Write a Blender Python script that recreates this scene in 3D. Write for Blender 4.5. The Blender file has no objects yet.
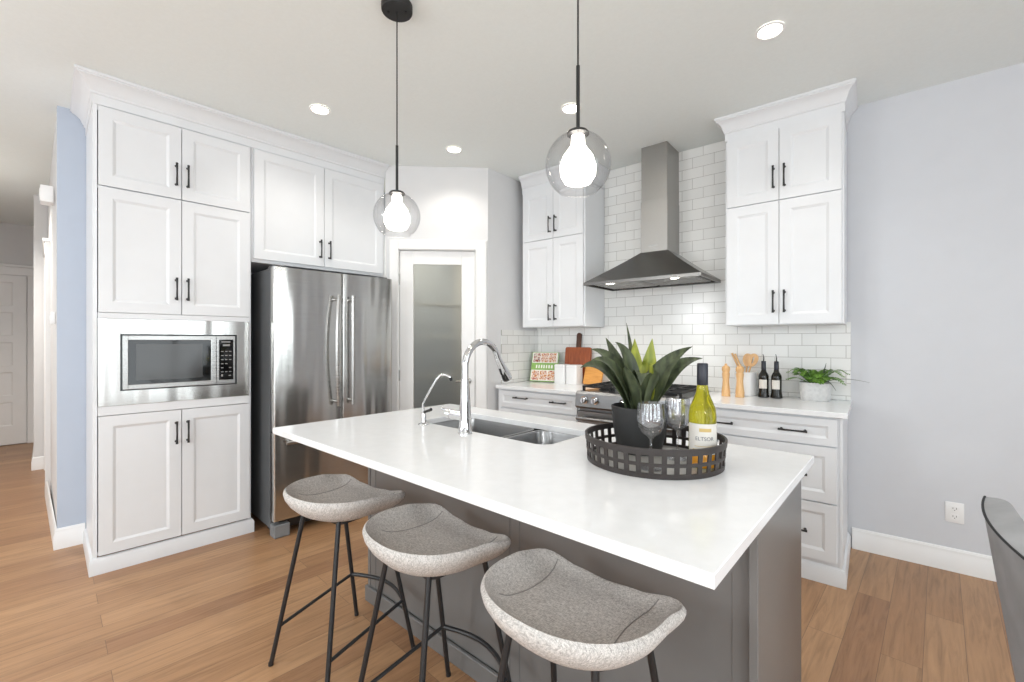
import bpy, bmesh, math, random
from mathutils import Vector, Matrix
C = bpy.context.scene
PI = math.pi
R = math.radians

# ------------------------------------------------------------------ camera, world, exposure
CAM_H = 1.285
cam_d = bpy.data.cameras.new('camera'); cam = bpy.data.objects.new('camera', cam_d)
C.collection.objects.link(cam)
cam.location = (0, 0, CAM_H); cam.rotation_euler = (PI/2, 0, 0)
cam_d.sensor_width = 36.0; cam_d.lens = 446.0/1024*36.0; cam_d.clip_start = 0.02
C.camera = cam
C.view_settings.view_transform = 'Standard'; C.view_settings.look = 'None'
C.view_settings.gamma = 1.0; C.view_settings.use_curve_mapping = False
C.view_settings.exposure = 0.08
world = bpy.data.worlds.new('sky'); C.world = world; world.use_nodes = True
world.node_tree.nodes['Background'].inputs[0].default_value = (0.90, 0.95, 1.0, 1)
world.node_tree.nodes['Background'].inputs[1].default_value = 1.3
C.cycles.max_bounces = 10; C.cycles.diffuse_bounces = 6; C.cycles.transparent_max_bounces = 16
C.cycles.sample_clamp_indirect = 6.0

WINDOW_POWER = 10.0      # W per square metre of window
DOWNLIGHT_POWER = 15.0
PENDANT_GLOW = 14.0

# ------------------------------------------------------------------ frames (walls do not meet at exact right angles)
class Frame:
    def __init__(s, deg, ox, oy):
        s.th = R(deg); s.ox = ox; s.oy = oy
        s.r = (math.cos(s.th), math.sin(s.th)); s.b = (-math.sin(s.th), math.cos(s.th))
    def w(s, x, y, z=0.0):
        return Vector((s.ox+x*s.r[0]+y*s.b[0], s.oy+x*s.r[1]+y*s.b[1], z))
FA = Frame(46.2, -2.2982, 2.4440)        # cabinet wall on the left; y=0 is the cabinet front
FB = Frame(-38.94, 2.0938, 2.7951)       # range wall; y=0 is the wall face
FI = Frame(-41.73, 0.3213, 0.7077)       # island; origin is the near right corner of its top
FP = Frame(3.6, -0.2018, 3.7510)         # corner pantry wall
FW = Frame(0, 0, 0)
CEIL = 2.74

# unseen point lights added behind the camera to brighten the ceiling
def fill_light(x, y, z, power):
    l = bpy.data.lights.new('ceiling_fill_light', 'POINT'); l.energy = power; l.color = (0.96, 0.985, 1.0); l.shadow_soft_size = 0.22
    o = bpy.data.objects.new('ceiling_fill_light', l); C.collection.objects.link(o); o.location = FB.w(x, y, z)
fill_light(1.7, -4.6, 1.75, 62); fill_light(-2.4, -5.2, 1.75, 62)

# window daylight (lamps stand just outside the openings)
def area_light(name, frame, x, y, z, rot, sx, sy, power, color):
    l = bpy.data.lights.new(name, 'AREA'); l.shape = 'RECTANGLE'; l.size = sx; l.size_y = sy
    l.energy = power; l.color = color
    o = bpy.data.objects.new(name, l); C.collection.objects.link(o)
    o.location = frame.w(x, y, z); o.rotation_euler = (PI/2, 0, frame.th+rot)
    return o
DAY = (0.93, 0.965, 1.0)
# window openings on the living-room side: (start, end, sill, head)
WIN_RIGHT = [(1.5, 3.0, 0.35, 2.35), (3.5, 5.0, 0.35, 2.35)]
WIN_FRONT = [(0.6, 2.0, 0.10, 2.35), (2.7, 4.1, 0.10, 2.35), (4.8, 6.0, 0.75, 2.35)]
for a_, b_, z0_, z1_ in WIN_RIGHT:
    area_light('window_daylight', FB, 2.6+0.14, -(a_+b_)/2, (z0_+z1_)/2, PI/2, b_-a_, z1_-z0_, WINDOW_POWER*(b_-a_)*(z1_-z0_), DAY)
for a_, b_, z0_, z1_ in WIN_FRONT:
    area_light('window_daylight', FB, 2.6-(a_+b_)/2, -6.3-0.14, (z0_+z1_)/2, 0.0, b_-a_, z1_-z0_, WINDOW_POWER*(b_-a_)*(z1_-z0_), DAY)

# ------------------------------------------------------------------ materials
def lin(c):
    def f(v):
        v /= 255.0
        return v/12.92 if v <= 0.04045 else ((v+0.055)/1.055)**2.4
    return (f(c[0]), f(c[1]), f(c[2]), 1)
class NT:
    def __init__(s, name):
        s.m = bpy.data.materials.new(name); s.m.use_nodes = True
        s.t = s.m.node_tree; s.p = s.t.nodes['Principled BSDF']; s.out = s.t.nodes['Material Output']
    def n(s, typ, **kw):
        nd = s.t.nodes.new(typ)
        for k, v in kw.items():
            if k.startswith('i_'):
                key = k[2:]; key = int(key) if key.isdigit() else key.replace('_', ' ')
                nd.inputs[key].default_value = v
            else: setattr(nd, k, v)
        return nd
    def l(s, a, ao, b, bi): s.t.links.new(a.outputs[ao], b.inputs[bi])
    def coords(s, scale=(1, 1, 1), rot=(0, 0, 0)):
        tc = s.n('ShaderNodeTexCoord'); mp = s.n('ShaderNodeMapping')
        mp.inputs['Scale'].default_value = scale; mp.inputs['Rotation'].default_value = rot
        s.l(tc, 'Object', mp, 0); return mp
    def noise(s, scale, detail=3, mapscale=(1, 1, 1), rough=0.5):
        mp = s.coords(mapscale); nz = s.n('ShaderNodeTexNoise')
        nz.inputs['Scale'].default_value = scale; nz.inputs['Detail'].default_value = detail; nz.inputs['Roughness'].default_value = rough
        s.l(mp, 0, nz, 'Vector'); return nz
    def ramp(s, src, so, stops):
        rp = s.n('ShaderNodeValToRGB')
        e = rp.color_ramp.elements
        while len(e) < len(stops): e.new(0.5)
        for i, (p, c) in enumerate(stops): e[i].position = p; e[i].color = c
        s.l(src, so, rp, 0); return rp
    def bump(s, src, so, strength, dist=0.01):
        b = s.n('ShaderNodeBump'); b.inputs['Strength'].default_value = strength; b.inputs['Distance'].default_value = dist
        s.l(src, so, b, 'Height'); s.l(b, 0, s.p, 'Normal'); return b
def plain(name, col, rough=0.5, metal=0.0, vary=0.0, spec=0.5, scale=8, bump=0.0):
    """procedural paint: base colour with a faint noise variation and optional grain"""
    t = NT(name); c = lin(col)
    t.p.inputs['Roughness'].default_value = rough; t.p.inputs['Metallic'].default_value = metal
    t.p.inputs['Specular IOR Level'].default_value = spec
    nz = t.noise(scale, 4)
    v = max(vary, 0.012)
    rp = t.ramp(nz, 0, [(0.3, tuple(x*(1-v) for x in c[:3])+(1,)), (0.7, tuple(min(1, x*(1+v)) for x in c[:3])+(1,))])
    t.l(rp, 0, t.p, 'Base Color')
    if bump: t.bump(nz, 0, bump, 0.003)
    return t.m
def emit(name, col, strength):
    t = NT(name); t.p.inputs['Base Color'].default_value = lin(col)
    t.p.inputs['Emission Color'].default_value = lin(col); t.p.inputs['Emission Strength'].default_value = strength
    return t.m
def thin_glass(name, tint=(255, 255, 255), edge=(210, 214, 216), gloss_rough=0.02, ior=1.45, extra=0.0):
    t = NT(name); t.t.nodes.remove(t.p)
    tr = t.n('ShaderNodeBsdfTransparent'); gl = t.n('ShaderNodeBsdfGlossy'); gl.inputs['Roughness'].default_value = gloss_rough
    lw = t.n('ShaderNodeLayerWeight'); lw.inputs['Blend'].default_value = 0.35
    mx = t.n('ShaderNodeMix', data_type='RGBA'); mx.inputs[6].default_value = lin(tint); mx.inputs[7].default_value = lin(edge)
    t.l(lw, 'Facing', mx, 0); t.l(mx, 2, tr, 0)
    lf = t.n('ShaderNodeLayerWeight'); lf.inputs['Blend'].default_value = 0.5
    pw = t.n('ShaderNodeMath', operation='POWER'); pw.inputs[1].default_value = 4.0; t.l(lf, 'Facing', pw, 0)
    ad = t.n('ShaderNodeMath', operation='MULTIPLY_ADD'); ad.inputs[1].default_value = 0.32; ad.inputs[2].default_value = 0.03+extra; t.l(pw, 0, ad, 0)
    ms = t.n('ShaderNodeMixShader'); t.l(ad, 0, ms, 0); t.l(tr, 0, ms, 1); t.l(gl, 0, ms, 2); t.l(ms, 0, t.out, 0)
    return t.m
def m_steel(name, col, rough, wavy=0.0, brush=(1, 1, 120)):
    t = NT(name); t.p.inputs['Metallic'].default_value = 1.0
    nz = t.noise(6, 2, brush)
    c = lin(col)
    rp = t.ramp(nz, 0, [(0.3, tuple(x*0.93 for x in c[:3])+(1,)), (0.7, tuple(min(1, x*1.05) for x in c[:3])+(1,))])
    t.l(rp, 0, t.p, 'Base Color')
    rr = t.n('ShaderNodeMapRange'); rr.inputs[3].default_value = rough*0.85; rr.inputs[4].default_value = rough*1.2
    t.l(nz, 0, rr, 0); t.l(rr, 0, t.p, 'Roughness')
    if wavy:
        n2 = t.noise(1.0, 1, (7, 7, 0.8)); t.bump(n2, 0, wavy, 0.02)
    return t.m
def m_wood_floor():
    t = NT('wood_floor'); mp = t.coords()
    br = t.n('ShaderNodeTexBrick'); br.offset = 0.37; br.squash = 1.0; br.offset_frequency = 2
    br.inputs['Scale'].default_value = 1.0; br.inputs['Brick Width'].default_value = 1.35; br.inputs['Row Height'].default_value = 0.127
    br.inputs['Mortar Size'].default_value = 0.0012; br.inputs['Mortar Smooth'].default_value = 0.1; br.inputs['Bias'].default_value = 0.0
    br.inputs['Color1'].default_value = (0, 0, 0, 1); br.inputs['Color2'].default_value = (1, 1, 1, 1); br.inputs['Mortar'].default_value = (0.5, 0.5, 0.5, 1)
    t.l(mp, 0, br, 'Vector')
    tone = t.ramp(br, 'Color', [(0.0, lin((158, 118, 86))), (0.35, lin((165, 125, 91))), (0.7, lin((172, 132, 96))), (1.0, lin((183, 143, 106)))])
    # grain: stretched noise shifted per plank
    mp2 = t.coords((1.0, 14.0, 1.0)); add = t.n('ShaderNodeVectorMath', operation='ADD'); t.l(mp2, 0, add, 0)
    sc = t.n('ShaderNodeVectorMath', operation='SCALE'); sc.inputs['Scale'].default_value = 9.0; t.l(br, 'Color', sc, 0); t.l(sc, 0, add, 1)
    g = t.n('ShaderNodeTexNoise'); g.inputs['Scale'].default_value = 3.2; g.inputs['Detail'].default_value = 8; g.inputs['Roughness'].default_value = 0.62; g.inputs['Distortion'].default_value = 0.9
    t.l(add, 0, g, 'Vector')
    gr = t.ramp(g, 0, [(0.30, (0.66, 0.64, 0.62, 1)), (0.5, (0.93, 0.92, 0.91, 1)), (0.72, (1.1, 1.1, 1.1, 1))])
    mul = t.n('ShaderNodeMix', data_type='RGBA', blend_type='MULTIPLY'); mul.inputs[0].default_value = 1.0
    t.l(tone, 0, mul, 6); t.l(gr, 0, mul, 7)
    mm = t.n('ShaderNodeMix', data_type='RGBA'); mm.inputs[7].default_value = lin((124, 96, 72))
    t.l(br, 'Fac', mm, 0); t.l(mul, 2, mm, 6); t.l(mm, 2, t.p, 'Base Color')
    t.p.inputs['Roughness'].default_value = 0.36; t.p.inputs['Specular IOR Level'].default_value = 0.4
    b = t.bump(g, 0, 0.08, 0.004)
    return t.m
def m_tile():
    t = NT('subway_tile'); tc = t.n('ShaderNodeTexCoord'); sp = t.n('ShaderNodeSeparateXYZ'); cb = t.n('ShaderNodeCombineXYZ')
    t.l(tc, 'Object', sp, 0); t.l(sp, 0, cb, 0); t.l(sp, 2, cb, 1)
    br = t.n('ShaderNodeTexBrick'); br.offset = 0.5
    br.inputs['Scale'].default_value = 1.0; br.inputs['Brick Width'].default_value = 0.155; br.inputs['Row Height'].default_value = 0.0785
    br.inputs['Mortar Size'].default_value = 0.0016; br.inputs['Mortar Smooth'].default_value = 0.15
    br.inputs['Color1'].default_value = lin((229, 229, 227)); br.inputs['Color2'].default_value = lin((237, 237, 235)); br.inputs['Mortar'].default_value = lin((176, 174, 170))
    t.l(cb, 0, br, 'Vector'); t.l(br, 'Color', t.p, 'Base Color')
    t.p.inputs['Roughness'].default_value = 0.18
    iv = t.n('ShaderNodeMath', operation='SUBTRACT'); iv.inputs[0].default_value = 1.0; t.l(br, 'Fac', iv, 1)
    n = t.noise(9, 1); ad = t.n('ShaderNodeMath', operation='MULTIPLY_ADD'); ad.inputs[1].default_value = 0.35
    t.l(n, 0, ad, 0); t.l(iv, 0, ad, 2); t.bump(ad, 0, 0.35, 0.002)
    return t.m
def m_fabric(name, dark, light):
    t = NT(name)
    a = t.noise(1, 3, (620, 110, 620)); b = t.noise(1, 3, (110, 620, 110))
    mx = t.n('ShaderNodeMath', operation='ADD'); t.l(a, 0, mx, 0); t.l(b, 0, mx, 1)
    h = t.n('ShaderNodeMath', operation='MULTIPLY'); h.inputs[1].default_value = 0.5; t.l(mx, 0, h, 0)
    rp = t.ramp(h, 0, [(0.38, lin(dark)), (0.60, lin(light))]); t.l(rp, 0, t.p, 'Base Color')
    t.p.inputs['Roughness'].default_value = 0.95; t.p.inputs['Specular IOR Level'].default_value = 0.15
    t.bump(h, 0, 0.5, 0.004)
    return t.m
def m_wood(name, dark, light, mapscale, scale=4, rough=0.4):
    t = NT(name); g = t.noise(scale, 6, mapscale, 0.6)
    rp = t.ramp(g, 0, [(0.3, lin(dark)), (0.68, lin(light))]); t.l(rp, 0, t.p, 'Base Color'); t.p.inputs['Roughness'].default_value = rough
    return t.m
def m_leaf(name, base, mid, axis_streak=(60, 60, 3)):
    t = NT(name); g = t.noise(1.0, 3, axis_streak)
    rp = t.ramp(g, 0, [(0.3, lin(base)), (0.7, lin(mid))]); t.l(rp, 0, t.p, 'Base Color'); t.p.inputs['Roughness'].default_value = 0.45
    return t.m

M = {}
M['cab'] = plain('white_cabinet_paint', (227, 229, 232), 0.32)
M['trim'] = plain('white_trim_paint', (238, 238, 238), 0.35)
M['wall'] = plain('pale_blue_grey_wall_paint', (210, 212, 217), 0.75, spec=0.2)
M['wallw'] = plain('wall_paint_lamplight_tint', (220, 220, 221), 0.75, spec=0.2)  # neutral copy of the wall paint, warm lamplight put into its colour
M['blue'] = plain('wall_paint_skylight_tint', (184, 193, 207), 0.75, spec=0.2)  # same wall paint with blue daylight put into its colour
M['ceil'] = plain('ceiling_paint', (236, 241, 240), 0.9, spec=0.1, scale=60, bump=0.15)
M['floor'] = m_wood_floor()
M['tile'] = m_tile()
M['quartz'] = plain('white_quartz', (238, 239, 241), 0.14, vary=0.02, scale=25)
M['island'] = plain('charcoal_island_paint', (114, 113, 112), 0.30)
M['steel'] = m_steel('brushed_stainless', (176, 175, 173), 0.27, 0.0)
M['fridge'] = m_steel('brushed_fridge_stainless', (198, 197, 194), 0.19, 0.8)
M['rsteel'] = m_steel('brushed_range_stainless', (140, 140, 140), 0.30, 0.0)
M['hood'] = m_steel('hood_steel_dark_reflection', (128, 126, 123), 0.24, 0.0, (60, 60, 60))  # dark reflections of floor and room painted into the canopy's base colour
M['chimney'] = m_steel('satin_chimney_stainless', (168, 166, 163), 0.36, 0.0, (60, 60, 60))
M['fside'] = plain('dark_grey_appliance_side', (88, 90, 92), 0.45)
M['fgrille'] = plain('grey_appliance_plastic', (128, 130, 132), 0.5)
M['chrome'] = m_steel('polished_chrome', (215, 215, 216), 0.06)
M['sink'] = m_steel('satin_sink_steel', (150, 150, 150), 0.3)
M['black'] = plain('matte_black_metal', (28, 28, 29), 0.42)
M['iron'] = plain('cast_iron', (24, 24, 25), 0.6, bump=0.2, scale=200)
M['gloss_black'] = plain('black_glass', (10, 10, 11), 0.06)
M['grey_leg'] = plain('dark_powder_coat', (36, 37, 39), 0.35)
M['fabric'] = m_fabric('grey_linen_weave', (162, 158, 154), (224, 220, 216))
M['seam'] = plain('grey_seam_thread', (148, 145, 142), 0.9)
M['velvet'] = plain('grey_velvet', (164, 165, 168), 0.8, vary=0.12, scale=10)
M['piping'] = plain('charcoal_piping', (44, 45, 48), 0.8)
M['pot'] = plain('charcoal_ceramic', (38, 38, 38), 0.6, bump=0.5, scale=60)
M['soil'] = plain('dark_soil', (38, 30, 24), 0.95, bump=1.0, scale=90)
M['tray'] = plain('brown_black_tray', (50, 44, 42), 0.5, vary=0.08, scale=50)
M['traybase'] = plain('pale_grey_tray_base', (172, 171, 168), 0.15)
M['screen'] = plain('grey_oven_screen', (62, 62, 62), 0.10)
M['keyink'] = plain('grey_key_print', (150, 150, 150), 0.6)
M['leafd'] = m_leaf('dark_agave_leaf', (36, 44, 30), (82, 92, 62))
M['leafl'] = m_leaf('light_agave_leaf', (104, 118, 34), (168, 172, 66))
M['fern'] = m_leaf('fern_green', (62, 104, 36), (122, 164, 62))
M['fernd'] = m_leaf('dark_stalk_green', (46, 58, 48), (78, 92, 70))
M['concrete'] = plain('pale_concrete', (206, 206, 206), 0.85, vary=0.08, scale=60, bump=0.5)
M['ceramic'] = plain('white_ceramic', (236, 236, 236), 0.25)
M['beech'] = m_wood('beech_wood', (205, 158, 104), (230, 188, 136), (30, 30, 3))
M['mahog'] = m_wood('reddish_board_wood', (122, 52, 24), (178, 94, 48), (26, 26, 2))
M['walnut'] = m_wood('dark_handle_wood', (58, 34, 24), (100, 58, 38), (26, 26, 2))
M['bamboo'] = m_wood('golden_board_wood', (200, 134, 60), (226, 164, 86), (2, 20, 26))
M['bottle_dark'] = plain('dark_bottle_glass', (26, 24, 18), 0.07)
M['foil'] = plain('navy_foil', (24, 27, 40), 0.35)
M['label'] = plain('cream_paper', (214, 210, 203), 0.7)
M['ink'] = plain('label_ink', (92, 92, 100), 0.7)
M['gold'] = plain('label_gold', (196, 170, 108), 0.5)
M['wine'] = None
M['outlet'] = plain('white_plastic', (240, 240, 240), 0.35)
M['slot'] = plain('dark_slot', (60, 60, 60), 0.6)
M['globe'] = thin_glass('clear_globe_glass', (254, 254, 254), (240, 240, 241), 0.02)
M['wineglass'] = thin_glass('wine_glass', (252, 252, 253), (232, 234, 238), 0.02, 1.5, 0.11)
M['pane'] = thin_glass('window_glass', (250, 252, 252), (230, 236, 236), 0.02)
M['bulb'] = emit('glowing_frosted_glass', (255, 248, 236), PENDANT_GLOW)
M['lens'] = emit('downlight_lens', (255, 247, 232), 14.0)
def m_pantry_glass():
    t = NT('satin_pantry_glass')
    t.p.inputs['Base Color'].default_value = lin((214, 214, 208)); t.p.inputs['Transmission Weight'].default_value = 1.0
    t.p.inputs['Roughness'].default_value = 0.28; t.p.inputs['IOR'].default_value = 1.2
    nz = t.noise(2.0, 2, (1, 1, 14)); t.bump(nz, 0, 0.05, 0.01)
    return t.m
M['pglass'] = m_pantry_glass()
def m_wine():
    t = NT('yellow_green_bottle_glass')
    t.p.inputs['Base Color'].default_value = lin((206, 200, 44)); t.p.inputs['Transmission Weight'].default_value = 0.75
    t.p.inputs['Roughness'].default_value = 0.04; t.p.inputs['IOR'].default_value = 1.33
    return t.m
M['wine'] = m_wine()
M['amber'] = plain('amber_wine_base', (206, 142, 40), 0.08)
M['book_g'] = plain('green_cover_band', (138, 176, 92), 0.5, vary=0.1, scale=40)
M['page'] = plain('white_pages', (238, 236, 230), 0.7)
def m_food(name, a, b, scale):
    t = NT(name); g = t.noise(scale, 2)
    rp = t.ramp(g, 0, [(0.40, lin(a)), (0.47, lin((236, 226, 212))), (0.60, lin(b))]); t.l(rp, 0, t.p, 'Base Color'); t.p.inputs['Roughness'].default_value = 0.5
    return t.m
M['food1'] = m_food('cover_photo_dark_fruit', (70, 48, 56), (150, 60, 52), 55)
M['food2'] = m_food('cover_photo_red_food', (168, 66, 46), (196, 120, 60), 48)

# ------------------------------------------------------------------ mesh helpers
def box(bm, x0, x1, y0, y1, z0, z1, bev=0.0, seg=1, mat=0):
    r = bmesh.ops.create_cube(bm, size=1.0)
    vs = r['verts']
    sx, sy, sz = x1-x0, y1-y0, z1-z0
    for v in vs: v.co = Vector((x0+(v.co.x+0.5)*sx, y0+(v.co.y+0.5)*sy, z0+(v.co.z+0.5)*sz))
    fs = set(f for v in vs for f in v.link_faces)
    for f in fs: f.material_index = mat
    if bev > 0:
        es = list(set(e for v in vs for e in v.link_edges))
        rr = bmesh.ops.bevel(bm, geom=es, offset=bev, segments=seg, affect='EDGES', profile=0.5)
        for f in rr['faces']: f.material_index = mat
def ring(bm, pts): return [bm.verts.new(p) for p in pts]
def bridge(bm, a, b, mat=0, closed=True):
    n = len(a); m = n if closed else n-1
    for i in range(m):
        j = (i+1) % n
        try: f = bm.faces.new((a[i], a[j], b[j], b[i])); f.material_index = mat
        except ValueError: pass
def cap(bm, a, flip=False, mat=0):
    try: f = bm.faces.new(a[::-1] if flip else a); f.material_index = mat
    except ValueError: pass
def lathe(bm, prof, cx=0, cy=0, cz=0, seg=32, mat=0, sy=1.0):
    """prof: list of (radius, z); r=0 closes"""
    prev = None
    for r, z in prof:
        if r < 1e-6: cur = [bm.verts.new((cx, cy, cz+z))]
        else: cur = ring(bm, [(cx+r*math.cos(2*PI*i/seg), cy+sy*r*math.sin(2*PI*i/seg), cz+z) for i in range(seg)])
        if prev is not None:
            if len(prev) == 1 and len(cur) > 1:
                for i in range(seg): f = bm.faces.new((prev[0], cur[(i+1) % seg], cur[i])); f.material_index = mat
            elif len(cur) == 1 and len(prev) > 1:
                for i in range(seg): f = bm.faces.new((prev[i], prev[(i+1) % seg], cur[0])); f.material_index = mat
            elif len(cur) > 1: bridge(bm, prev, cur, mat)
        prev = cur
def tube(bm, pts, rad, seg=12, mat=0, caps=True):
    pts = [Vector(p) for p in pts]; n = len(pts)
    rads = rad if isinstance(rad, (list, tuple)) else [rad]*n
    t0 = (pts[1]-pts[0]).normalized()
    up = Vector((0, 0, 1)) if abs(t0.z) < 0.9 else Vector((1, 0, 0))
    nrm = t0.cross(up).normalized(); rings = []; pt = t0
    for i in range(n):
        if i == 0: t = t0
        elif i == n-1: t = (pts[i]-pts[i-1]).normalized()
        else: t = ((pts[i+1]-pts[i]).normalized()+(pts[i]-pts[i-1]).normalized()).normalized()
        q = pt.rotation_difference(t); nrm = (q @ nrm).normalized(); pt = t
        bn = t.cross(nrm).normalized()
        rings.append(ring(bm, [pts[i]+(nrm*math.cos(2*PI*k/seg)+bn*math.sin(2*PI*k/seg))*rads[i] for k in range(seg)]))
    for a, b in zip(rings, rings[1:]): bridge(bm, a, b, mat)
    if caps: cap(bm, rings[0], True, mat); cap(bm, rings[-1], False, mat)
def cyl(bm, p0, p1, r, seg=20, mat=0): tube(bm, [p0, p1], r, seg, mat)
def prism(bm, poly, axis, a, b, mat=0):
    """extrude 2-D polygon along axis 'x','y' or 'z' between a and b"""
    def mk(u, v, t): return {'x': (t, u, v), 'y': (u, t, v), 'z': (u, v, t)}[axis]
    A_ = ring(bm, [mk(u, v, a) for u, v in poly]); B_ = ring(bm, [mk(u, v, b) for u, v in poly])
    bridge(bm, A_, B_, mat); cap(bm, A_, True, mat); cap(bm, B_, False, mat)
def sweep(bm, path, prof, mat=0):
    """profile (outward, z) along an open XY path with mitred corners; outward is to the right of travel"""
    n = len(path); rings = []
    for i in range(n):
        d0 = None if i == 0 else (Vector(path[i])-Vector(path[i-1])).normalized()
        d1 = None if i == n-1 else (Vector(path[i+1])-Vector(path[i])).normalized()
        n0 = Vector((d0.y, -d0.x)) if d0 else None; n1 = Vector((d1.y, -d1.x)) if d1 else None
        if n0 is None: mv = n1
        elif n1 is None: mv = n0
        else:
            mv = n0+n1; mv = mv/(mv.dot(n0))
        rings.append(ring(bm, [(path[i][0]+mv.x*o, path[i][1]+mv.y*o, z) for o, z in prof]))
    for a, b in zip(rings, rings[1:]): bridge(bm, a, b, mat)
    cap(bm, rings[0], True, mat); cap(bm, rings[-1], False, mat)
def rrect(x0, x1, y0, y1, r, seg=6):
    pts = []
    for cx, cy, a0 in ((x1-r, y1-r, 0), (x0+r, y1-r, 90), (x0+r, y0+r, 180), (x1-r, y0+r, 270)):
        for k in range(seg+1):
            a = R(a0+90*k/seg); pts.append((cx+r*math.cos(a), cy+r*math.sin(a)))
    return pts

def obj(name, bm, mat, parent=None, frame=None, loc=(0, 0, 0), rot=0.0, angle=35, smooth=True, rxyz=None):
    bmesh.ops.recalc_face_normals(bm, faces=bm.faces)
    me = bpy.data.meshes.new(name); bm.to_mesh(me); bm.free()
    for m in (mat if isinstance(mat, (list, tuple)) else [mat]): me.materials.append(M[m] if isinstance(m, str) else m)
    if smooth:
        me.polygons.foreach_set('use_smooth', [True]*len(me.polygons))
        me.set_sharp_from_angle(angle=R(angle))
    o = bpy.data.objects.new(name, me); C.collection.objects.link(o)
    if parent: o.parent = parent; o.location = loc; o.rotation_euler = rxyz or (0, 0, rot)
    else:
        f = frame or FW; o.location = f.w(*loc); o.rotation_euler = (0, 0, f.th+rot)
        if rxyz: o.rotation_euler = (rxyz[0], rxyz[1], f.th+rxyz[2])
    return o
def tag(o, label, cat, group=None):
    o['label'] = label; o['category'] = cat
    if group: o['group'] = group
    return o
def thing(name, label, cat, frame, x, y, z, rot=0.0, group=None):
    o = bpy.data.objects.new(name, None); C.collection.objects.link(o); o.empty_display_size = 0.1
    o.location = frame.w(x, y, z); o.rotation_euler = (0, 0, frame.th+rot)
    return tag(o, label, cat, group)
def struct(o): o['kind'] = 'structure'; return o
def dup(root, loc, rotz=None, label=None, group=None):
    r = root.copy(); C.collection.objects.link(r); r.location = loc
    if rotz is not None: r.rotation_euler = (0, 0, rotz)
    if label: r['label'] = label
    if group: r['group'] = group
    for ch in list(root.children):
        c = ch.copy(); C.collection.objects.link(c); c.parent = r
        for g in list(ch.children):
            d = g.copy(); C.collection.objects.link(d); d.parent = c
    return r
def B(): return bmesh.new()

# ------------------------------------------------------------------ room shell
bm = B(); box(bm, -9, 9, -9, 9, -0.12, 0.0)
struct(obj('floor', bm, 'floor', None, FA, (0, 0, 0)))
bm = B(); box(bm, -9, 9, -9, 9, CEIL, CEIL+0.15)
struct(obj('ceiling', bm, 'ceil', None, FB, (0, 0, 0)))
def wall_between(name, p0, p1, mat, thick=0.12, openings=(), z1=CEIL):
    """wall whose room face runs p0->p1 with the room on the right-hand side of travel; openings (s0,s1,z0,z1)"""
    d = Vector((p1[0]-p0[0], p1[1]-p0[1])); L = d.length
    bm = B(); xs = 0.0
    for s0, s1, a, b in sorted(openings):
        if s0 > xs: box(bm, xs, s0, 0, thick, 0, z1)
        if a > 0: box(bm, s0, s1, 0, thick, 0, a)
        if b < z1: box(bm, s0, s1, 0, thick, b, z1)
        xs = s1
    if xs < L: box(bm, xs, L, 0, thick, 0, z1)
    return struct(obj(name, bm, mat, None, FW, (p0[0], p0[1], 0), math.atan2(d.y, d.x), smooth=False))
wall_between('wall_back', FB.w(-3.75, 0), FB.w(2.6, 0), 'wall')
wall_between('wall_right', FB.w(2.6, 0), FB.w(2.6, -6.3), 'wall', openings=WIN_RIGHT)
wall_between('wall_front', FB.w(2.6, -6.3), FB.w(-3.95, -6.3), 'wall', openings=WIN_FRONT)
wall_between('wall_side', FB.w(-3.95, -6.3), FA.w(-1.5, 0.58), 'wall')
wall_between('wall_hall_left', FA.w(-1.5, 0.58), FA.w(-1.5, 5.0), 'wallw')
wall_between('wall_hall_end', FA.w(-1.6, 4.95), FA.w(-0.1, 4.95), 'wallw')
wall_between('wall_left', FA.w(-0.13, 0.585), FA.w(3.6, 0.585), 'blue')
wall_between('wall_hall', FA.w(-0.17, 3.15), FA.w(-0.13, 0.70), 'wallw')
wall_between('wall_hall_far', FA.w(-0.265, 4.95), FA.w(-0.265, 3.16), 'wallw', 0.3)
wall_between('wall_pantry', FP.w(-0.850, 0), FP.w(0, 0), 'wallw', 0.10, [(0.103, 0.753, 0.0, 2.05)])
wall_between('wall_pantry_side', FP.w(0, 0) , FB.w(-2.372, -0.002), 'wallw', 0.10)
# windows behind the camera
def window(name, frame_pts, s0, s1, a, b):
    p0, p1 = frame_pts; d = Vector((p1[0]-p0[0], p1[1]-p0[1]))
    w = bpy.data.objects.new(name, None); C.collection.objects.link(w); w['kind'] = 'structure'
    w.location = (p0[0], p0[1], 0); w.rotation_euler = (0, 0, math.atan2(d.y, d.x))
    bm = B(); t = 0.05
    box(bm, s0, s0+t, 0.02, 0.09, a, b); box(bm, s1-t, s1, 0.02, 0.09, a, b)
    box(bm, s0+t, s1-t, 0.02, 0.09, a, a+t); box(bm, s0+t, s1-t, 0.02, 0.09, b-t, b)
    m = (s0+s1)/2; box(bm, m-0.025, m+0.025, 0.03, 0.08, a+t, b-t)
    obj('window_frame', bm, 'trim', w)
    bm = B(); box(bm, s0+t, m-0.025, 0.05, 0.056, a+t, b-t); box(bm, m+0.025, s1-t, 0.05, 0.056, a+t, b-t)
    obj('window_pane', bm, 'pane', w)
k = 1
for (s0, s1, a, b) in WIN_RIGHT: window('window_%d' % k, (FB.w(2.6, 0), FB.w(2.6, -6.3)), s0, s1, a, b); k += 1
for (s0, s1, a, b) in WIN_FRONT: window('window_%d' % k, (FB.w(2.6, -6.3), FB.w(-3.95, -6.3)), s0, s1, a, b); k += 1
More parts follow.
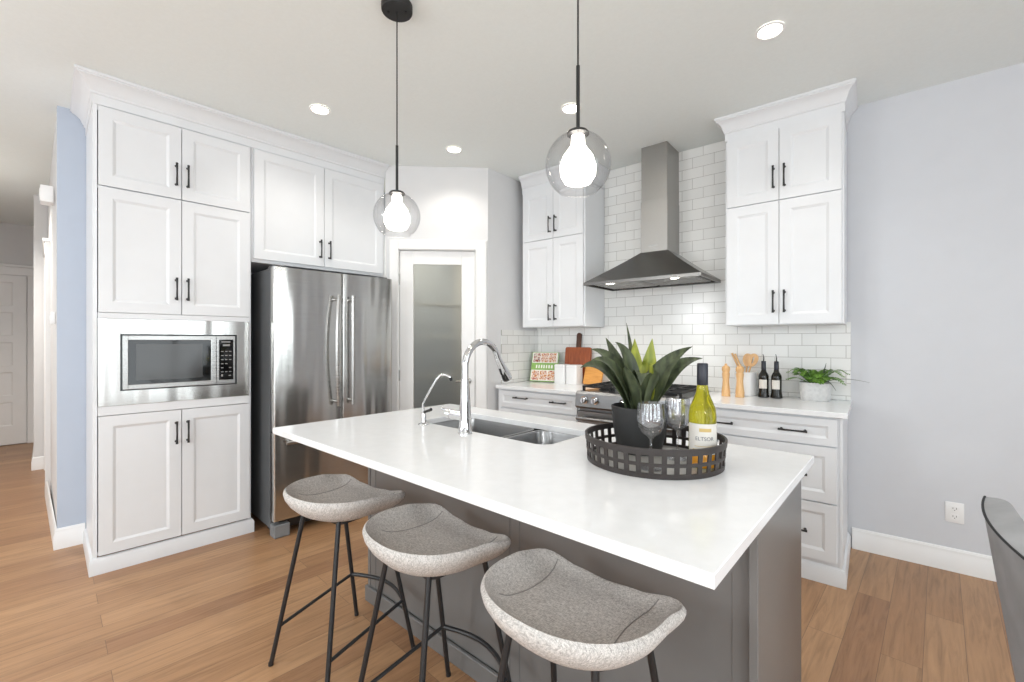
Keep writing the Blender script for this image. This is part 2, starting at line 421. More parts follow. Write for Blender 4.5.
# baseboards
BB = [(0, 0), (0.016, 0), (0.016, 0.085), (0.011, 0.098), (0.011, 0.115), (0.006, 0.125), (0, 0.127)]
def baseboard(name, frame, path, prof=BB):
    bm = B(); sweep(bm, path, prof); return struct(obj(name, bm, 'trim', None, frame, (0, 0, 0), angle=25))
baseboard('baseboard_back', FB, [(0.03, 0), (2.58, 0)])
baseboard('baseboard_left', FA, [(-0.17, 2.0), (-0.13, 0.585), (-0.004, 0.585)])
baseboard('baseboard_hall', FA, [(-0.265, 4.94), (-0.265, 3.16), (-0.19, 3.16)])
baseboard('baseboard_hall_end', FA, [(-1.48, 4.95), (-1.30, 4.95)])
# hall: doorway casing on the right, panel door at the end
bm = B()
box(bm, -0.185, -0.14, 2.05, 2.14, 0, 2.12, 0.004); box(bm, -0.19, -0.14, 2.14, 3.06, 2.03, 2.12, 0.004); box(bm, -0.195, -0.14, 3.06, 3.14, 0, 2.12, 0.004)
box(bm, -0.20, -0.14, 2.04, 3.14, 2.12, 2.145, 0.003)
struct(obj('trim_1', bm, 'trim', None, FA))
bm = B(); box(bm, -1.35, -0.275, 4.925, 4.95, 2.10, 2.20, 0.004); box(bm, -1.37, -0.268, 4.915, 4.95, 2.20, 2.235, 0.004)
box(bm, -1.35, -1.25, 4.925, 4.95, 0, 2.10, 0.004); box(bm, -0.345, -0.275, 4.925, 4.95, 0, 2.10, 0.004)
struct(obj('trim_2', bm, 'trim', None, FA))
def panel_slab(bm, x0, x1, z0, z1, yf, t, panels, recess=0.008, ch=0.012):
    """slab with front at yf; panels = list of (x0,x1,z0,z1) recessed fields stacked in one column"""
    xs0, xs1 = panels[0][0], panels[0][1]
    def f(*p): bm.faces.new([bm.verts.new(q) for q in p])
    f((x0, yf, z0), (xs0, yf, z0), (xs0, yf, z1), (x0, yf, z1)); f((xs1, yf, z0), (x1, yf, z0), (x1, yf, z1), (xs1, yf, z1))
    zz = z0
    for (a, b, c, d) in sorted(panels, key=lambda p: p[2]):
        f((xs0, yf, zz), (xs1, yf, zz), (xs1, yf, c), (xs0, yf, c)); zz = d
        o = [(a, yf, c), (b, yf, c), (b, yf, d), (a, yf, d)]
        i = [(a+ch, yf+recess, c+ch), (b-ch, yf+recess, c+ch), (b-ch, yf+recess, d-ch), (a+ch, yf+recess, d-ch)]
        for k in range(4): f(o[k], o[(k+1) % 4], i[(k+1) % 4], i[k])
        f(*i)
    f((xs0, yf, zz), (xs1, yf, zz), (xs1, yf, z1), (xs0, yf, z1))
    yb = yf+t
    f((x0, yb, z0), (x0, yb, z1), (x1, yb, z1), (x1, yb, z0))
    f((x0, yf, z0), (x0, yf, z1), (x0, yb, z1), (x0, yb, z0)); f((x1, yf, z0), (x1, yb, z0), (x1, yb, z1), (x1, yf, z1))
    f((x0, yf, z1), (x1, yf, z1), (x1, yb, z1), (x0, yb, z1)); f((x0, yf, z0), (x0, yb, z0), (x1, yb, z0), (x1, yf, z0))
    bmesh.ops.remove_doubles(bm, verts=bm.verts, dist=1e-5)
bm = B(); hp = []
for k in range(5):
    z0 = 0.24+k*0.37; hp.append((-1.13, -0.465, z0, z0+0.29))
panel_slab(bm, -1.245, -0.35, 0.01, 2.095, 4.92, 0.03, hp)
struct(obj('door_2', bm, 'trim', None, FA, smooth=False))
# pantry door
bm = B(); t = 0.018
box(bm, -0.815, -0.742, -t, 0, 0, 2.125, 0.004); box(bm, -0.102, -0.012, -t, 0, 0, 2.125, 0.004); box(bm, -0.742, -0.102, -t, 0, 2.045, 2.125, 0.004)
box(bm, -0.745, -0.737, 0, 0.10, 0, 2.048); box(bm, -0.107, -0.099, 0, 0.10, 0, 2.048); box(bm, -0.737, -0.107, 0, 0.10, 2.042, 2.049)
struct(obj('trim_3', bm, 'trim', None, FP))
bm = B()
dl, dr, gl_, gr_ = -0.733, -0.111, -0.622, -0.222
box(bm, dl, gl_, 0.012, 0.047, 0.01, 2.037, 0.002); box(bm, gr_, dr, 0.012, 0.047, 0.01, 2.037, 0.002)
box(bm, gl_, gr_, 0.012, 0.047, 1.925, 2.037); box(bm, gl_, gr_, 0.012, 0.047, 0.01, 0.25)
door1 = struct(obj('door_1', bm, 'trim', None, FP, angle=20))
bm = B(); box(bm, gl_-0.004, gr_+0.004, 0.026, 0.032, 0.246, 1.929); obj('glass_panel', bm, 'pglass', door1)['label'] = 'satin obscure glass panel'
for z in (1.80, 1.0, 0.25):
    bm = B(); cyl(bm, (-0.737, 0.006, z-0.045), (-0.737, 0.006, z+0.045), 0.007, 10); box(bm, -0.748, -0.737, 0.002, 0.01, z-0.045, z+0.045)
    obj('hinge', bm, 'steel', door1)
bm = B(); lathe(bm, [(0, 0), (0.026, 0), (0.026, 0.006), (0.011, 0.010), (0.010, 0.045), (0, 0.046)], seg=20)
bmesh.ops.rotate(bm, verts=bm.verts, matrix=Matrix.Rotation(R(90), 3, 'X'))
bmesh.ops.translate(bm, verts=bm.verts, vec=(-0.165, 0.012, 0.95))
tube(bm, [(-0.165, -0.030, 0.95), (-0.20, -0.033, 0.95), (-0.265, -0.030, 0.948)], [0.009, 0.008, 0.006], 10)
obj('door_handle', bm, 'steel', door1)
# pantry shelves glimpsed through the glass
for i, (z, nm) in enumerate(((0.55, 'lowest'), (0.95, 'second'), (1.32, 'third'), (1.62, 'topmost'))):
    bm = B(); prism(bm, [(-0.72, 0.45), (-0.1, 0.45), (-0.1, 0.62), (-0.25, 0.80), (-0.42, 0.80)], 'z', z, z+0.02)
    tag(obj('pantry_shelf', bm, 'cab', None, FP), 'white pantry shelf blurred behind the glass door, %s of the four' % nm, 'shelf', 'pantry shelves behind the glass door')

# ------------------------------------------------------------------ shared cabinet pieces
def shaker(x0, x1, z0, z1, yf, t=0.020, rail=0.058, recess=0.007):
    bm = B(); panel_slab(bm, x0, x1, z0, z1, yf, t, [(x0+rail, x1-rail, z0+rail, z1-rail)], recess, 0.014); return bm
def pull(bm, x, z, yf, L=0.135, vertical=True):
    """flared black bar pull standing off the face at yf"""
    def P(s, o): return (x, yf-o, z+s) if vertical else (x+s, yf-o, z)
    h = L/2
    tube(bm, [P(-h, 0.028), P(-h+0.012, 0.030), P(0, 0.032), P(h-0.012, 0.030), P(h, 0.028)], [0.0068, 0.0056, 0.0046, 0.0056, 0.0068], 10)
    for s in (-h+0.012, h-0.012): tube(bm, [P(s, 0), P(s, 0.004), P(s, 0.029)], [0.0075, 0.005, 0.0048], 10)
def door(parent, name, x0, x1, z0, z1, yf, hx=None, hz=None, vertical=True, hs=None, rail=0.058):
    d = obj(name, shaker(x0, x1, z0, z1, yf, rail=rail), 'cab', parent, smooth=False)
    for (x, z) in (hs or ([(hx, hz)] if hx is not None else [])):
        bm = B(); pull(bm, x, z, yf, vertical=vertical); h = obj('handle', bm, 'black', d); h['label'] = 'black bar handle'
    return d
CROWN = [(0, 2.59), (0.004, 2.59), (0.004, 2.640), (0.012, 2.645), (0.012, 2.655), (0.018, 2.662), (0.030, 2.690), (0.052, 2.710), (0.066, 2.716), (0.066, 2.722), (0.074, 2.724), (0.074, 2.7385), (0, 2.7385)]

# ------------------------------------------------------------------ left wall: tall microwave cabinet, fridge, cabinet over the fridge
t = thing('tall_pantry_cabinet', 'white floor-to-ceiling cabinet holding the built-in microwave, left of the fridge', 'cabinet', FA, 0, 0, 0)
bm = B(); box(bm, 0.0, 0.018, 0.0, 0.58, 0.0, 2.60); box(bm, 0.76, 0.778, 0.0, 0.58, 0.0, 2.60)
box(bm, 0.018, 0.76, 0.565, 0.58, 0.05, 2.60); box(bm, 0.018, 0.76, 0.004, 0.565, 0.10, 0.118); box(bm, 0.020, 0.764, -0.018, 0.565, 0.872, 0.9215)
box(bm, 0.020, 0.764, -0.018, 0.565, 1.4125, 1.4425); box(bm, 0.018, 0.76, 0.004, 0.565, 2.56, 2.60); box(bm, 0.018, 0.76, 0.004, 0.565, 2.13, 2.15)
obj('carcass', bm, 'cab', t)
bm = B(); sweep(bm, [(-0.0, 0.57), (-0.0, 0.0), (0.778, 0.0), (0.778, 0.02)], [(0, 0), (0.016, 0), (0.016, 0.07), (0.010, 0.085), (0.002, 0.092), (0, 0.092)]); obj('base_trim', bm, 'cab', t, angle=25)
YD = -0.020
door(t, 'door', 0.022, 0.393, 0.103, 0.868, YD, 0.367, 0.735); door(t, 'door', 0.397, 0.765, 0.103, 0.868, YD, 0.424, 0.735)
door(t, 'door', 0.022, 0.393, 1.445, 2.138, YD, 0.367, 1.597); door(t, 'door', 0.397, 0.765, 1.445, 2.138, YD, 0.424, 1.597)
door(t, 'door', 0.022, 0.393, 2.146, 2.580, YD, 0.367, 2.286); door(t, 'door', 0.397, 0.765, 2.146, 2.580, YD, 0.424, 2.286)

t = thing('cabinet_over_fridge', 'wide white two-door wall cabinet above the stainless fridge', 'cabinet', FA, 0, 0, 0)
bm = B(); box(bm, 0.781, 1.775, 0.0, 0.58, 1.82, 2.60); obj('carcass', bm, 'cab', t)
bm = B(); box(bm, 1.755, 1.775, 0.0, 0.58, 0.0, 1.819); obj('side_panel', bm, 'cab', t)
door(t, 'door', 0.793, 1.264, 1.842, 2.580, YD, 1.234, 1.967); door(t, 'door', 1.268, 1.757, 1.842, 2.580, YD, 1.302, 1.967)
bm = B(); sweep(bm, [(0.0, 0.58), (0.0, -0.001), (1.775, -0.001)], CROWN)
tag(obj('crown_moulding', bm, 'cab', None, FA, angle=25), 'long white crown moulding running above the microwave cabinet and fridge', 'moulding')

# microwave with trim kit
t = thing('microwave', 'built-in stainless microwave in a wide steel surround, in the tall white cabinet', 'microwave', FA, 0, 0, 0)
bm = B()
X0, X1, Z0, Z1 = 0.020, 0.760, 0.922, 1.412
fr_ = []
for a, b, c, d, y in ((X0, X1, Z0, Z1, -0.002), (X0, X1, Z0, Z1, -0.020), (X0+0.002, X1-0.002, Z0+0.002, Z1-0.002, -0.022), (0.112, 0.690, 1.003, 1.325, -0.022), (0.112, 0.690, 1.003, 1.325, -0.002)):
    fr_.append(ring(bm, [(a, y, c), (b, y, c), (b, y, d), (a, y, d)]))
for p_, q_ in zip(fr_, fr_[1:]): bridge(bm, p_, q_)
bridge(bm, fr_[-1], fr_[0])
obj('trim_frame', bm, 'fridge', t)
bm = B(); box(bm, 0.112, 0.690, -0.006, 0.45, 1.003, 1.325); obj('body', bm, 'gloss_black', t)
bm = B(); ix0, ix1, iz0, iz1 = 0.122, 0.573, 1.010, 1.316
box(bm, ix0, 0.146, -0.030, -0.007, iz0, iz1, 0.002); box(bm, 0.545, ix1, -0.030, -0.007, iz0, iz1, 0.002)
box(bm, 0.146, 0.545, -0.030, -0.007, iz0, 1.036, 0.002); box(bm, 0.146, 0.545, -0.030, -0.007, 1.290, iz1, 0.002)
mdoor = obj('door', bm, 'steel', t)
bm = B(); box(bm, 0.146, 0.545, -0.026, -0.010, 1.036, 1.290); obj('window', bm, 'gloss_black', mdoor)['label'] = 'black glass window'
bm = B(); box(bm, 0.180, 0.500, -0.0268, -0.026, 1.058, 1.268); obj('mesh_screen', bm, 'screen', mdoor)
bm = B(); box(bm, 0.576, 0.678, -0.030, -0.007, iz0, iz1, 0.002); cp = obj('control_panel', bm, 'steel', t)
bm = B(); box(bm, 0.587, 0.667, -0.032, -0.030, 1.036, 1.294); obj('keypad', bm, 'gloss_black', cp)['label'] = 'black keypad'
marks = [(0.600, 0.650, 1.276, 1.282), (0.608, 0.646, 1.252, 1.264), (0.599, 0.608, 1.058, 1.072), (0.640, 0.652, 1.060, 1.066)]
for r_ in range(6):
    for c_ in range(3):
        if not (r_ in (3, 4) and c_ != 0 and (r_+c_) % 2): marks.append((0.598+c_*0.022, 0.611+c_*0.022, 1.215-r_*0.026, 1.220-r_*0.026))
for (a, b, c, d) in marks:
    bm = B(); box(bm, a, b, -0.0326, -0.0322, c, d); obj('key_mark', bm, 'keyink', cp)['label'] = 'pale printed key mark'

# fridge
t = thing('refrigerator', 'stainless french-door refrigerator with bottom freezer, under the white cabinet', 'refrigerator', FA, 0, 0, 0)
FX0, FX1, FXM, FY = 0.838, 1.700, 1.296, -0.255
bm = B(); box(bm, FX0+0.004, FX1-0.004, -0.175, 0.52, 0.05, 1.765, 0.004); obj('body', bm, 'fside', t)
def slab(x0, x1, z0, z1):
    bm = B(); pts = rrect(x0, x1, FY, FY+0.072, 0.010, 4); prism(bm, pts, 'z', z0, z1); return bm
zsplit = 0.690
h1 = obj('door', slab(FX0, FXM-0.0025, zsplit+0.006, 1.768), 'fridge', t, angle=40)
h2 = obj('door', slab(FXM+0.0025, FX1, zsplit+0.006, 1.768), 'fridge', t, angle=40)
h3 = obj('freezer_drawer', slab(FX0, FX1, 0.115, zsplit-0.006), 'fridge', t, angle=40)
def fhandle(x, z0, z1, par, bow=0.0):
    bm = B(); pts = []
    for k in range(13):
        s = k/12; pts.append((x-bow*math.sin(PI*s)*0.4, FY-0.052-bow*0.3*math.sin(PI*s), z0+(z1-z0)*s))
    tube(bm, pts, 0.0125, 14)
    for z in (z0+0.03, z1-0.03): tube(bm, [(x, FY+0.001, z), (x, FY-0.052, z)], [0.013, 0.011], 12)
    obj('handle', bm, 'steel', par)
fhandle(1.245, 0.83, 1.61, h1, 0.05); fhandle(1.350, 0.83, 1.61, h2)
bm = B(); tube(bm, [(FX0+0.06, FY-0.052, 0.625), (FX1-0.06, FY-0.052, 0.625)], 0.0125, 14)
for x in (FX0+0.09, FX1-0.09): tube(bm, [(x, FY+0.001, 0.625), (x, FY-0.052, 0.625)], [0.013, 0.011], 12)
obj('handle', bm, 'steel', h3)
bm = B(); box(bm, FX0+0.01, FX1-0.01, -0.16, -0.10, 0.03, 0.11, 0.004); box(bm, FX0+0.05, FX1-0.05, -0.2, -0.16, 0.04, 0.105, 0.004); obj('kick_grille', bm, 'black', t)
for x in (FX0+0.005, FX1-0.105):
    bm = B(); box(bm, x, x+0.10, -0.245, -0.16, 0.0, 0.085, 0.006); obj('foot', bm, 'fgrille', t)
for x in (FX0+0.05, FX1-0.05):
    bm = B(); box(bm, x-0.035, x+0.035, -0.21, -0.10, 1.766, 1.785, 0.004); obj('hinge_cover', bm, 'fside', t)

# ------------------------------------------------------------------ range wall
bm = B(); box(bm, -2.372, 0.024, -0.009, -0.001, 0.9145, 1.404); box(bm, -1.664, -0.622, -0.009, -0.001, 1.404, 2.738)
bs = tag(obj('tile_backsplash', bm, 'tile', None, FB), 'white subway tile backsplash around the range hood and above the counters', 'backsplash')
bm = B(); box(bm, 0.0, 0.53, -0.008, 0.0, 0.9145, 1.383)
sd = Vector(FB.w(-2.372, -0.002)-FP.w(0, 0)); sa = math.atan2(sd.y, sd.x)
tp = obj('side_panel', bm, 'tile', bs); sl = sd.length
pw = FP.w(0, 0)+sd*((sl-0.535)/sl)+Vector((sd.y, -sd.x, 0)).normalized()*0.002
dv = pw-Vector((FB.ox, FB.oy, 0)); tp.location = (dv.x*FB.r[0]+dv.y*FB.r[1], dv.x*FB.b[0]+dv.y*FB.b[1], 0)
tp.rotation_euler = (0, 0, sa-FB.th)
TILE_ROT = sa

def upper(label, x0, x1, split, mid, hz_top, hz_bot, zb):
    t = thing('upper_cabinet', label, 'cabinet', FB, 0, 0, 0)
    bm = B(); box(bm, x0, x1, -0.33, -0.010, zb, 2.588); obj('carcass', bm, 'cab', t)
    yd = -0.35
    d0, d1 = x0+0.014, x1-0.012
    for (a, b, hx) in ((d0, mid-0.002, mid-0.029), (mid+0.002, d1, mid+0.029)):
        door(t, 'door', a, b, zb+0.004, split-0.003, yd, hx, hz_bot); door(t, 'door', a, b, split+0.003, 2.585, yd, hx, hz_top)
    return t
tR = upper('white four-door upper cabinet right of the range hood', -0.622, 0.004, 2.146, -0.315, 2.286, 1.526, 1.386)
tL = upper('white four-door upper cabinet between the pantry wall and the hood', -2.30, -1.666, 2.152, -1.965, 2.268, 1.526, 1.405)
CROWN_B = [(o*0.74, z) for o, z in CROWN]
bm = B(); sweep(bm, [(-0.622, -0.012), (-0.622, -0.331), (0.0045, -0.331), (0.0045, -0.003)], CROWN_B)
tag(obj('crown_moulding', bm, 'cab', None, FB, angle=25), 'short white crown moulding on the cabinet right of the hood', 'moulding')
bm = B(); sweep(bm, [(-2.305, -0.331), (-1.666, -0.331), (-1.666, -0.012)], CROWN_B)
tag(obj('crown_moulding', bm, 'cab', None, FB, angle=25), 'white crown moulding on the cabinet left of the hood', 'moulding')

# base cabinets
YB = -0.622
t = thing('drawer_base_cabinet', 'white three-drawer base cabinet right of the range', 'cabinet', FB, 0, 0, 0)
bm = B(); box(bm, -0.799, -0.004, -0.60, -0.012, 0.0, 0.884); obj('carcass', bm, 'cab', t)
bm = B(); box(bm, -0.004, 0.008, -0.605, -0.012, 0.0, 0.884, 0.001); obj('end_panel', bm, 'cab', t)
door(t, 'drawer', -0.792, -0.016, 0.732, 0.872, YB, vertical=False, hs=[(-0.21, 0.800), (-0.575, 0.800)], rail=0.036)
door(t, 'drawer', -0.792, -0.016, 0.432, 0.724, YB, vertical=False, hs=[(-0.21, 0.570), (-0.575, 0.570)], rail=0.05)
door(t, 'drawer', -0.792, -0.016, 0.122, 0.424, YB, vertical=False, hs=[(-0.21, 0.270), (-0.575, 0.270)], rail=0.05)
bm = B(); sweep(bm, [(-0.798, -0.601), (0.008, -0.601), (0.008, -0.02)], [(0, 0.001), (0.016, 0.001), (0.016, 0.07), (0.010, 0.088), (0.002, 0.096), (0, 0.096)]); obj('base_trim', bm, 'cab', t, angle=25)
t = thing('corner_base_cabinet', 'white drawer base cabinet left of the range, beside the pantry', 'cabinet', FB, 0, 0, 0)
bm = B(); box(bm, -2.355, -1.558, -0.60, -0.012, 0.0, 0.884); obj('carcass', bm, 'cab', t)
door(t, 'drawer', -2.325, -1.572, 0.735, 0.872, YB, vertical=False, hs=[(-2.09, 0.822), (-1.73, 0.815)], rail=0.036)
door(t, 'drawer', -2.325, -1.572, 0.432, 0.724, YB, vertical=False, hs=[(-2.09, 0.590), (-1.73, 0.590)], rail=0.05)
door(t, 'drawer', -2.325, -1.572, 0.122, 0.424, YB, vertical=False, hs=[(-2.09, 0.290), (-1.73, 0.290)], rail=0.05)
bm = B(); box(bm, -0.800, 0.030, -0.640, -0.010, 0.8855, 0.9135, 0.002)
tag(obj('countertop', bm, 'quartz', None, FB), 'white quartz countertop right of the range, carrying the pepper mills', 'countertop')
bm = B(); box(bm, -2.355, -1.556, -0.640, -0.010, 0.8855, 0.9135, 0.002)
tag(obj('countertop', bm, 'quartz', None, FB), 'white quartz countertop left of the range, carrying the cookbook', 'countertop')

# range
t = thing('gas_range', 'stainless gas range with black grates under the hood', 'range', FB, 0, 0, 0)
RX0, RX1 = -1.550, -0.806; RM = (RX0+RX1)/2
bm = B(); box(bm, RX0, RX1, -0.62, -0.02, 0.09, 0.902, 0.003); box(bm, RX0+0.03, RX1-0.03, -0.58, -0.04, 0.0, 0.09); obj('body', bm, 'rsteel', t)
bm = B(); prism(bm, [(-0.62, 0.795), (-0.668, 0.800), (-0.680, 0.815), (-0.672, 0.905), (-0.655, 0.922), (-0.62, 0.922)], 'x', RX0-0.002, RX1+0.002); cp = obj('control_panel', bm, 'rsteel', t)
for k in range(5):
    x = RX0+0.075+k*(RX1-RX0-0.15)/4
    if k == 1: x -= 0.065
    if k == 3: x += 0.065
    bm = B(); y0 = -0.676
    tube(bm, [(x, y0, 0.865), (x, y0-0.010, 0.864)], 0.028, 24); tube(bm, [(x, y0-0.010, 0.864), (x, y0-0.034, 0.862), (x, y0-0.038, 0.862)], [0.021, 0.019, 0.016], 24)
    box(bm, x-0.0035, x+0.0035, y0-0.043, y0-0.036, 0.845, 0.879)
    obj('knob', bm, 'chrome', t)
bm = B(); box(bm, RX0+0.006, RX1-0.006, -0.660, -0.622, 0.20, 0.782, 0.004); od = obj('oven_door', bm, 'rsteel', t)
bm = B(); box(bm, RX0+0.12, RX1-0.12, -0.663, -0.6605, 0.34, 0.64); obj('window', bm, 'gloss_black', od)
bm = B(); tube(bm, [(RX0+0.03, -0.715, 0.735), (RX1-0.03, -0.715, 0.735)], 0.013, 14)
for x in (RX0+0.06, RX1-0.06): tube(bm, [(x, -0.66, 0.735), (x, -0.715, 0.735)], 0.011, 10)
obj('handle', bm, 'rsteel', od)
bm = B(); box(bm, RX0+0.006, RX1-0.006, -0.655, -0.622, 0.10, 0.192, 0.004); obj('drawer', bm, 'rsteel', t)
bm = B(); box(bm, RX0, RX1, -0.62, -0.02, 0.903, 0.918, 0.002); obj('cooktop', bm, 'rsteel', t)
bm = B(); box(bm, RX0+0.01, RX1-0.01, -0.06, -0.022, 0.918, 0.950, 0.003); obj('rear_vent', bm, 'rsteel', t)
for gx0, gx1 in ((RX0+0.012, RM-0.132), (RM-0.126, RM+0.126), (RM+0.132, RX1-0.012)):
    bm = B(); zt, zb2 = 0.958, 0.944
    for y in (-0.595, -0.34, -0.085): box(bm, gx0, gx1, y-0.007, y+0.007, zb2, zt, 0.002)
    for x in (gx0+0.007, (gx0+gx1)/2, gx1-0.007): box(bm, x-0.007, x+0.007, -0.60, -0.08, zb2, zt, 0.002)
    for y in (-0.47, -0.21): box(bm, gx0+0.02, gx1-0.02, y-0.006, y+0.006, zb2, zt, 0.002)
    for x in (gx0+0.008, gx1-0.008):
        for y in (-0.59, -0.09): box(bm, x-0.008, x+0.008, y-0.008, y+0.008, 0.918, zb2)
    obj('grate', bm, 'iron', t)
for x, y in ((RX0+0.13, -0.47), (RX0+0.13, -0.21), (RM, -0.34), (RX1-0.13, -0.47), (RX1-0.13, -0.21)):
    bm = B(); lathe(bm, [(0, 0.0), (0.045, 0), (0.045, 0.008), (0.034, 0.010), (0.034, 0.018), (0, 0.020)], x, y, 0.918, 24); obj('burner', bm, 'iron', t)

# hood
t = thing('range_hood', 'stainless chimney range hood with sloped canopy on the tiled wall', 'range hood', FB, 0, 0, 0)
HX0, HX1, HZ = -1.592, -0.730, 1.708
HF = -0.490
def hood_canopy():
    bm = B()
    lv = [((HX0, HX1, HF), HZ), ((HX0, HX1, HF), HZ+0.022), ((-1.232, -1.026, -0.268), 1.948)]
    rs = []
    # concave slope between rim and chimney
    prof = [(0.0, 0.0), (0.25, 0.235), (0.5, 0.475), (0.75, 0.73), (1.0, 1.0)]
    for (p, z) in lv[:2]: rs.append(ring(bm, [(p[0], -0.011, z), (p[0], p[2], z), (p[1], p[2], z), (p[1], -0.011, z)]))
    a, b = lv[1], lv[2]
    for s, h in prof[1:]:
        x0 = a[0][0]+(b[0][0]-a[0][0])*s; x1 = a[0][1]+(b[0][1]-a[0][1])*s; y = a[0][2]+(b[0][2]-a[0][2])*s; z = a[1]+(b[1]-a[1])*h
        rs.append(ring(bm, [(x0, -0.011, z), (x0, y, z), (x1, y, z), (x1, -0.011, z)]))
    for p, q in zip(rs, rs[1:]): bridge(bm, p, q)
    cap(bm, rs[-1])
    # hollow underside
    u = [(HX0+0.012, -0.02), (HX0+0.012, HF+0.012), (HX1-0.012, HF+0.012), (HX1-0.012, -0.02)]
    u0 = ring(bm, [(x, y, HZ) for x, y in u]); u1 = ring(bm, [(x, y, HZ+0.016) for x, y in u])
    bridge(bm, rs[0], u0); bridge(bm, u0, u1); cap(bm, u1, True)
    return bm
obj('canopy', hood_canopy(), 'hood', t, angle=25)
bm = B(); box(bm, -1.227, -1.031, -0.263, -0.011, 1.94, 2.738, 0.002); box(bm, -1.230, -1.028, -0.266, -0.011, 1.94, 2.33, 0.002); obj('chimney', bm, 'chimney', t)
bm = B(); box(bm, -1.17, -1.10, -0.2675, -0.2655, 1.985, 1.997, 0.0005); obj('badge', bm, 'steel', t)
for x0, x1 in ((HX0+0.05, -1.168), (-1.153, HX1-0.05)):
    bm = B(); box(bm, x0, x1, -0.44, -0.08, HZ+0.008, HZ+0.015)
    for k in range(7): box(bm, x0+0.01, x1-0.01, -0.425+k*0.05, -0.40+k*0.05, HZ+0.004, HZ+0.009, 0.001)
    obj('filter', bm, 'steel', t)
for x in (-1.40, -0.92):
    bm = B(); lathe(bm, [(0, 0), (0.026, 0), (0.030, 0.006), (0, 0.006)], x, HF+0.055, HZ+0.003, 20); obj('lamp_lens', bm, 'lens', t)['label'] = 'small glowing hood lamp'
    l = bpy.data.lights.new('hood_lamp', 'SPOT'); l.energy = 5; l.color = (1, 0.93, 0.82); l.spot_size = R(130); l.spot_blend = 0.8; l.shadow_soft_size = 0.03
    lo = bpy.data.objects.new('hood_lamp', l); C.collection.objects.link(lo); lo.parent = t; lo.location = (x, HF+0.055, HZ-0.006)

# wall outlet
t = thing('wall_outlet', 'white duplex wall outlet above the baseboard on the right wall', 'outlet', FB, 0.4845, 0, 0.328)
bm = B(); box(bm, -0.038, 0.038, -0.007, -0.0005, -0.057, 0.057, 0.003, 2); obj('cover_plate', bm, 'outlet', t)
for z in (0.022, -0.022):
    bm = B(); pts = rrect(-0.017, 0.017, -0.014, 0.014, 0.008, 4); prism(bm, [(a, b+z) for a, b in pts], 'y', -0.0095, -0.0068); rc = obj('receptacle', bm, 'outlet', t)
    bm = B(); box(bm, -0.008, -0.006, -0.0100, -0.0094, z-0.002, z+0.007); box(bm, 0.006, 0.008, -0.0100, -0.0094, z-0.002, z+0.007); box(bm, -0.002, 0.002, -0.0100, -0.0094, z-0.010, z-0.006)
    obj('slot', bm, 'slot', rc)
# hall wall devices
bm = B(); box(bm, -0.205, -0.143, 0.95, 1.08, 2.215, 2.325, 0.006, 2); box(bm, -0.209, -0.204, 0.97, 1.06, 2.235, 2.305, 0.003)
tag(obj('door_chime', bm, 'outlet', None, FA), 'white box mounted high on the hallway wall', 'door chime')
bm = B(); box(bm, -0.158, -0.136, 0.82, 0.89, 1.395, 1.475, 0.004, 2); box(bm, -0.162, -0.157, 0.845, 0.865, 1.42, 1.45, 0.001)
tag(obj('thermostat', bm, 'outlet', None, FA), 'small pale control plate on the hallway wall corner', 'thermostat')

# ------------------------------------------------------------------ island
TOPZ0, TOPZ = 0.890, 0.914
IW, ID = 1.802, 0.985
SKX0, SKX1, SKY0, SKY1 = -1.478, -0.730, 0.515, 0.832
def island_top():
    bm = B()
    outer = []
    hole = rrect(SKX0, SKX1, SKY0, SKY1, 0.055, 6)      # ccw from right-back corner
    def lvl(z, inset=0.0, holegrow=0.0):
        o = ring(bm, [(-inset, ID-inset, z), (-IW+inset, ID-inset, z), (-IW+inset, inset, z), (-inset, inset, z)])
        h = ring(bm, [(x+(holegrow if x > (SKX0+SKX1)/2 else -holegrow), y+(holegrow if y > (SKY0+SKY1)/2 else -holegrow), z) for x, y in hole])
        return o, h
    ot, ht = lvl(TOPZ, 0.002, 0.0015); om, hm = lvl(TOPZ-0.002, 0.0, 0.0); obm, hb = lvl(TOPZ0, 0.0, 0.0)
    n = 7
    for o, h in ((ot, ht), (obm, hb)):
        for k in range(4):
            arc = h[k*n:(k+1)*n]
            for a, b in zip(arc, arc[1:]): bm.faces.new((o[k], b, a))
            bm.faces.new((o[k], o[(k+1) % 4], h[((k+1) % 4)*n], h[k*n+n-1]))
    bridge(bm, ot, om); bridge(bm, om, obm); bridge(bm, ht, hm); bridge(bm, hm, hb)
    return bm
tag(obj('island_countertop', island_top(), 'quartz', None, FI, angle=30), 'large white quartz island worktop with the sink cut into it', 'countertop')

BX0, BX1, BY0, BY1 = -1.775, -0.030, 0.445, 0.950
t = thing('kitchen_island', 'charcoal grey island base under the white worktop', 'island', FI, 0, 0, 0)
bm = B()
box(bm, BX0+0.02, BX1-0.02, BY0+0.008, BY0+0.026, 0.0, 0.888); box(bm, BX0+0.02, BX1-0.02, BY1-0.02, BY1, 0.0, 0.888)
box(bm, BX0+0.02, BX1-0.02, BY0+0.026, BY1-0.02, 0.0, 0.02)
obj('carcass', bm, 'island', t)
nP = 2; PX = [BX0+0.0205, -0.83, BX1-0.0205]
for k in range(nP):
    a, b = PX[k], PX[k+1]
    bm = B(); box(bm, a+0.001, b-0.001, BY0-0.006, BY0+0.0075, 0.0755, 0.888, 0.0012); box(bm, a+0.001, a+0.045, BY0-0.009, BY0-0.005, 0.0755, 0.888, 0.0012); box(bm, b-0.045, b-0.001, BY0-0.009, BY0-0.005, 0.0755, 0.888, 0.0012)
    obj('back_panel', bm, 'island', t, smooth=False)
